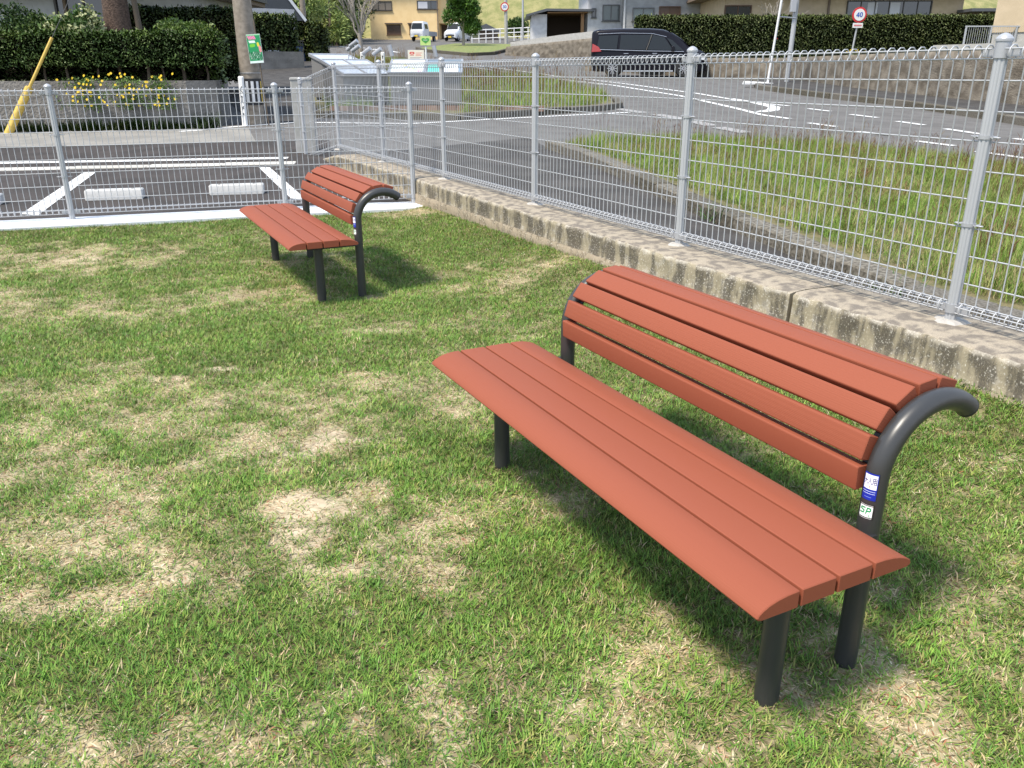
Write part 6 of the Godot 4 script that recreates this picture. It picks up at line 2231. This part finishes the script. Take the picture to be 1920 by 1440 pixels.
	for k in 7:
		wall_box(h, "siding_joint", Vector3(5.83, 0.35 + k * 0.42, 1.602), Vector3(10.6, 0.365 + k * 0.42, 1.608), M("stucco_grey"))
	var alu := M("sash_alu", lin(0.1, 0.1, 0.1), 0.4)
	var gl := M("glass")
	var cur := M("curtain")
	var gg := M("glass_green", lin(0.1, 0.13, 0.13), 0.12, {"spec": 0.6})
	window(h, Transform3D(Basis.IDENTITY, Vector3(5.1, 1.62, 0.1)), 1.1, 0.95, 2, alu, gg)
	window(h, Transform3D(Basis.IDENTITY, Vector3(4.0, 1.62, 0.1)), 0.3, 0.55, 1, alu, gl)
	window(h, Transform3D(Basis.IDENTITY, Vector3(6.95, 1.45, 1.6)), 1.35, 0.75, 2, alu, gg)
	window(h, Transform3D(Basis.IDENTITY, Vector3(8.6, 1.5, 1.6)), 1.35, 0.8, 2, M("sash_brown"), M("glass_brown"))
	# long beige house
	var bg := M("stucco_beige", Color(1, 1, 1), 0.9, {"tex": mottle("stucco_beige", lin(0.46, 0.37, 0.25), lin(0.52, 0.42, 0.29), 0.01, 0.15, 0.07, 213), "size": 2.5})
	var b := thing("house", "long beige house with wide dark sash windows behind the long hedge", "house", Vector3(11.8, 2.3, -50.0))
	wall_box(b, "wall", Vector3(0, 0, -8), Vector3(13.2, 3.2, 0), bg)
	wall_box(b, "porch", Vector3(3.9, 0, 0.0), Vector3(4.9, 2.0, 0.6), M("eave_brown"))
	wall_box(b, "wing_roof", Vector3(12.9, 2.1, -5), Vector3(16.4, 2.25, 1.6), M("tile_light"))
	wall_box(b, "wing", Vector3(13.2, 0, -5), Vector3(16.0, 2.1, 0.2), M("eave_brown"))
	mb = MB.new()
	mb.sweep(PackedVector2Array([Vector2(-9, 3.2), Vector2(1.0, 3.2), Vector2(1.0, 3.35), Vector2(-4, 5.0), Vector2(-9, 3.35)]), Transform3D(Basis(Vector3.BACK, Vector3.UP, Vector3.LEFT), Vector3.ZERO), -14.0, 0.8)
	part("roof", mb.mesh(), M("tile_dark"), b)
	wall_box(b, "eave", Vector3(-0.9, 3.05, -8.8), Vector3(14.1, 3.2, 1.05), M("eave_brown"))
	window(b, Transform3D(Basis.IDENTITY, Vector3(9.1, 2.0, 0.0)), 4.7, 1.5, 6, M("sash_dark"), gl, null, 1)
	window(b, Transform3D(Basis.IDENTITY, Vector3(0.75, 2.1, 0.0)), 1.5, 0.85, 2, M("sash_brown"), gl, null)
	for x in [7.9, 9.15]:
		wall_box(b, "curtain", Vector3(x, 1.4, 0.018), Vector3(x + 0.55, 2.65, 0.024), cur)
	wall_box(b, "downpipe", Vector3(5.7, 0, 0.004), Vector3(5.8, 3.2, 0.1), M("eave_brown"))
	# beige building at the right edge
	var rb := thing("house", "plain beige building wall cut off by the right edge", "house", Vector3(14.5, 1.92, -27.0), -0.62)
	wall_box(rb, "wall", Vector3(0, 0.6, -7), Vector3(7, 5.5, 0), bg)
	wall_box(rb, "foundation", Vector3(0.03, -0.2, -6.95), Vector3(6.9, 0.6, -0.03), M("pillar_concrete"))
	mb = MB.new()
	mb.box(Vector3(3.4, 5.6, -3.4), Vector3(8.4, 0.2, 8.4))
	part("roof", mb.mesh(), M("tile_dark"), rb)
	var rl := thing("railing", "grey mesh railing at the foot of the beige building on the right", "railing", Vector3(13.5, 1.92, -26.6))
	for k in 4:
		mb = MB.new()
		mb.box(Vector3(k * 0.75, 0.38, 0), Vector3(0.04, 0.8, 0.04))
		part("post", mb.mesh(), M("zinc"), rl)
	for y in [0.08, 0.76]:
		mb = MB.new()
		mb.box(Vector3(1.12, y, 0), Vector3(2.3, 0.035, 0.035))
		part("rail", mb.mesh(), M("zinc"), rl)
	mb = MB.new()
	for k in 34:
		mb.tube([Vector3(0.03 + k * 0.066, 0.08, 0), Vector3(0.03 + k * 0.066, 0.76, 0)], 0.006, 4, false)
	var inf := part("infill_wires", mb.mesh(), M("wire"), rl)
	inf.set_meta("kind", "stuff")
	# poles and signs
	var p5 := pole("lamp_pole", "leaning white pole with a crossbar arm at the end of the stone wall", "pole", Vector3(8.9, G(30.5) + 0.1, -30.5), Vector3(9.25, 6.5, -30.3), 0.042, 0.036, M("stripe_white"))
	mb = MB.new()
	mb.tube([Vector3(0.03, 0.02, 0.0), Vector3(-0.85, 0.06, 0.05)], 0.05, 6)
	mb.box(Vector3(-0.35, 0.02, 0.05), Vector3(1.0, 0.05, 0.3))
	part("foot_plate", mb.mesh(), M("stripe_white"), p5)
	mb = MB.new()
	mb.tube([Vector3(0.16, 2.15, 0.02), Vector3(0.85, 2.12, -0.4)], 0.025, 6)
	part("arm", mb.mesh(), M("zinc"), p5)
	mb = MB.new()
	mb.lathe(Vector3(0.145, 1.45, 0), [Vector2(0.06, 0), Vector2(0.06, 0.03)], 10)
	part("band", mb.mesh(), M("sign_red", lin(0.5, 0.02, 0.025), 0.45), p5)
	var p6 := pole("utility_pole", "grey steel pole with a meter box beside the leaning white pole", "pole", Vector3(9.88, G(31.5), -31.5), Vector3(9.98, 6.5, -31.5), 0.085, 0.075, M("zinc"))
	mb = MB.new()
	mb.cbox(Vector3(-0.09, 2.62, 0.12), Vector3(0.2, 0.42, 0.16), 0.02)
	part("meter_box", mb.mesh(), M("zinc_cast"), p6)
	var sg := pole("speed_sign", "round speed limit sign with a small plate under it, before the long hedge", "sign", Vector3(11.72, 1.9, -30.6), Vector3(11.8, 3.35, -30.5), 0.032, 0.03, M("zinc"))
	speed_disc(sg, Vector3(0.06, 1.32, 0.1), 0.245, "40")
	mb = MB.new()
	mb.box(Vector3(0.05, 0.99, 0.11), Vector3(0.34, 0.15, 0.012))
	var plt := part("plate", mb.mesh(), M("stripe_white"), sg)
	mb = MB.new()
	for k in 7:
		mb.box(Vector3(-0.065 + k * 0.038, 0.99, 0.119), Vector3(0.024, 0.05, 0.004))
	part("lettering", mb.mesh(), M("sign_red"), plt)
	# flowers on the terrace edge
	for q in [[11.55, -30.0, "small yellow flower clump at the foot of the speed sign"], [14.0, -22.0, "small yellow flower clump on the terrace near the right fence post"]]:
		var ft := thing("flower_clump", q[2], "flowers", Vector3(q[0], 1.93, q[1]))
		part("leaves", tuft(40, 0.2, 0.06, 0.16, 0.012, 0.2, 1.1, 90, [Color(0.06, 0.12, 0.03), Color(0.1, 0.17, 0.04)]), M("blade"), ft)
		mb = MB.new()
		for k in 16:
			mb.box(Vector3(rng.randfn() * 0.14, rng.randf_range(0.08, 0.18), rng.randfn() * 0.14), Vector3(0.05, 0.02, 0.05), rand_basis())
		part("blossoms", mb.mesh(), M("petal"), ft)
	var bt := thing("bare_shrub", "small leafless pale shrub before the beige house", "shrub", Vector3(13.3, 2.3, -46.0))
	mb = MB.new()
	for k in 4:
		limbs(mb, Vector3(0, 0, 0), Vector3(rng.randfn() * 0.4, 1, rng.randfn() * 0.4).normalized(), 1.0, 0.04, 3, 0.45)
	part("branches", mb.mesh(), M("pale_bark"), bt)


# ---------------------------------------------------------------- minivan
func van_section(roof: float, belt: float, hw: float, top_hw: float, sill: float) -> Array:
	return [Vector2(sill, hw * 0.93), Vector2(sill + 0.12, hw * 0.985), Vector2(0.62, hw), Vector2(belt - 0.1, hw * 0.985), Vector2(belt, hw * 0.955), Vector2(lerpf(belt, roof, 0.5), lerpf(hw * 0.955, top_hw, 0.42)), Vector2(roof - 0.12, top_hw + 0.03), Vector2(roof - 0.05, top_hw - 0.04), Vector2(roof - 0.012, top_hw * 0.75), Vector2(roof, 0.0)]


func minivan():
	var paint := M("van_paint", lin(0.012, 0.012, 0.017), 0.22, {"spec": 0.25})
	var gl := M("car_glass")
	var chrome := M("chrome", lin(0.6, 0.6, 0.62), 0.18, {"metal": 0.9})
	var t := thing("minivan", "large black minivan with red tail lights on the road behind the fence", "car", Vector3(5.95, G(38.4) + 0.005, -38.4), -0.16)
	# nose towards +x
	var S := [
		[-2.44, [Vector2(0.35, 0.0), Vector2(0.45, 0.5), Vector2(0.6, 0.72), Vector2(0.95, 0.74), Vector2(1.05, 0.74), Vector2(1.4, 0.66), Vector2(1.72, 0.58), Vector2(1.76, 0.5), Vector2(1.78, 0.4), Vector2(1.78, 0.0)]],
		[-2.38, van_section(1.86, 1.08, 0.88, 0.66, 0.26)],
		[-2.15, van_section(1.92, 1.07, 0.92, 0.7, 0.22)],
		[-1.2, van_section(1.945, 1.05, 0.925, 0.72, 0.2)],
		[0.0, van_section(1.935, 1.02, 0.925, 0.72, 0.2)],
		[0.55, van_section(1.89, 1.0, 0.925, 0.7, 0.2)],
		[0.95, van_section(1.76, 0.99, 0.92, 0.66, 0.2)],
		[1.3, van_section(1.55, 0.98, 0.92, 0.62, 0.2)],
		[1.62, van_section(1.3, 0.97, 0.915, 0.62, 0.2)],
		[1.8, van_section(1.17, 0.96, 0.91, 0.68, 0.2)],
		[2.2, van_section(1.06, 0.9, 0.86, 0.6, 0.22)],
		[2.42, [Vector2(0.25, 0.7), Vector2(0.36, 0.74), Vector2(0.6, 0.72), Vector2(0.75, 0.68), Vector2(0.8, 0.64), Vector2(0.85, 0.55), Vector2(0.9, 0.45), Vector2(0.92, 0.4), Vector2(0.93, 0.3), Vector2(0.94, 0.0)]],
		[2.46, [Vector2(0.4, 0.0), Vector2(0.42, 0.2), Vector2(0.5, 0.3), Vector2(0.55, 0.3), Vector2(0.6, 0.3), Vector2(0.65, 0.3), Vector2(0.7, 0.25), Vector2(0.72, 0.2), Vector2(0.74, 0.1), Vector2(0.74, 0.0)]]]
	part("body", loft(S), paint, t)
	for s in [-1, 1]:
		# side glass, following the lean of the upper body
		var yb := 1.075
		var wins := [
			["rear_side_window", [Vector2(-2.2, yb + 0.06), Vector2(-1.35, yb + 0.03), Vector2(-1.3, 1.66), Vector2(-2.12, 1.64)]],
			["sliding_door_window", [Vector2(-1.24, yb + 0.03), Vector2(-0.16, yb), Vector2(0.06, 1.66), Vector2(-1.2, 1.67)]],
			["front_door_window", [Vector2(-0.06, yb), Vector2(1.0, yb - 0.02), Vector2(0.62, 1.56), Vector2(0.14, 1.66)]],
			["quarter_window", [Vector2(1.06, yb - 0.02), Vector2(1.42, yb - 0.02), Vector2(0.95, 1.45), Vector2(0.72, 1.54)]]]
		for w in wins:
			var mb := MB.new()
			var q := []
			for p in w[1]:
				q.append(Vector3(p.x, p.y, s * (lerpf(0.905, 0.725, clampf((p.y - 1.02) / 0.9, 0, 1)) + 0.03)))
			if s > 0:
				mb.quad(q[0], q[1], q[2], q[3])
			else:
				mb.quad(q[3], q[2], q[1], q[0])
			part(w[0], mb.mesh(), gl, t)
		var mb := MB.new()
		mb.tube([Vector3(-2.2, 1.1, s * 0.915), Vector3(-0.1, 1.03, s * 0.925), Vector3(1.45, 1.0, s * 0.915)], 0.016, 6)
		mb.tube([Vector3(-2.15, 1.71, s * 0.79), Vector3(-1.2, 1.74, s * 0.785), Vector3(0.1, 1.71, s * 0.79), Vector3(0.7, 1.58, s * 0.81)], 0.012, 6)
		bar(mb, Vector3(-0.12, 1.06, s * 0.925), Vector3(0.09, 1.68, s * 0.805), 0.05, 0.02)
		part("trim", mb.mesh(), chrome, t)
		mb = MB.new()
		mb.sweep(PackedVector2Array([Vector2(-2.42, 1.0), Vector2(-2.0, 1.02), Vector2(-2.12, 1.2), Vector2(-2.38, 1.33)]), Transform3D(Basis.IDENTITY, Vector3(0, 0, s * 0.85)), -0.085, 0.085)
		part("tail_light", mb.mesh(), M("tail_red", lin(0.36, 0.012, 0.012), 0.15, {"coat": 1.0}), t)
		mb = MB.new()
		mb.sweep(PackedVector2Array([Vector2(1.85, 0.72), Vector2(2.36, 0.66), Vector2(2.3, 0.82), Vector2(1.95, 0.88)]), Transform3D(Basis.IDENTITY, Vector3(0, 0, s * 0.78)), -0.11, 0.11)
		part("headlight", mb.mesh(), M("lens"), t)
		mb = MB.new()
		mb.cbox(Vector3(1.0, 1.13, s * 1.0), Vector3(0.14, 0.18, 0.2), 0.03)
		part("wing_mirror", mb.mesh(), paint, t)
		for x in [-1.05, 0.15]:
			mb = MB.new()
			mb.tube([Vector3(x, 0.93, s * 0.945), Vector3(x + 0.2, 0.93, s * 0.945)], 0.016, 6)
			part("door_handle", mb.mesh(), chrome, t)
		mb = MB.new()
		mb.box(Vector3(0.0, 0.24, s * 0.9), Vector3(2.1, 0.05, 0.06))
		part("sill_strip", mb.mesh(), chrome, t)
		wheel(t, Vector3(1.5, 0.345, s * 0.83), 0.345, 0.24, s, 10)
		wheel(t, Vector3(-1.5, 0.345, s * 0.83), 0.345, 0.24, s, 10)
	var mb := MB.new()
	mb.quad(Vector3(1.79, 1.175, 0.64), Vector3(1.79, 1.175, -0.64), Vector3(0.78, 1.83, -0.58), Vector3(0.78, 1.83, 0.58))
	part("windscreen", mb.mesh(), gl, t)
	mb = MB.new()
	mb.box(Vector3(2.43, 0.6, 0), Vector3(0.06, 0.3, 1.0))
	part("grille", mb.mesh(), chrome, t)
	mb = MB.new()
	mb.box(Vector3(-2.46, 0.85, 0), Vector3(0.02, 0.17, 0.33))
	part("number_plate", mb.mesh(), M("stripe_white"), t)
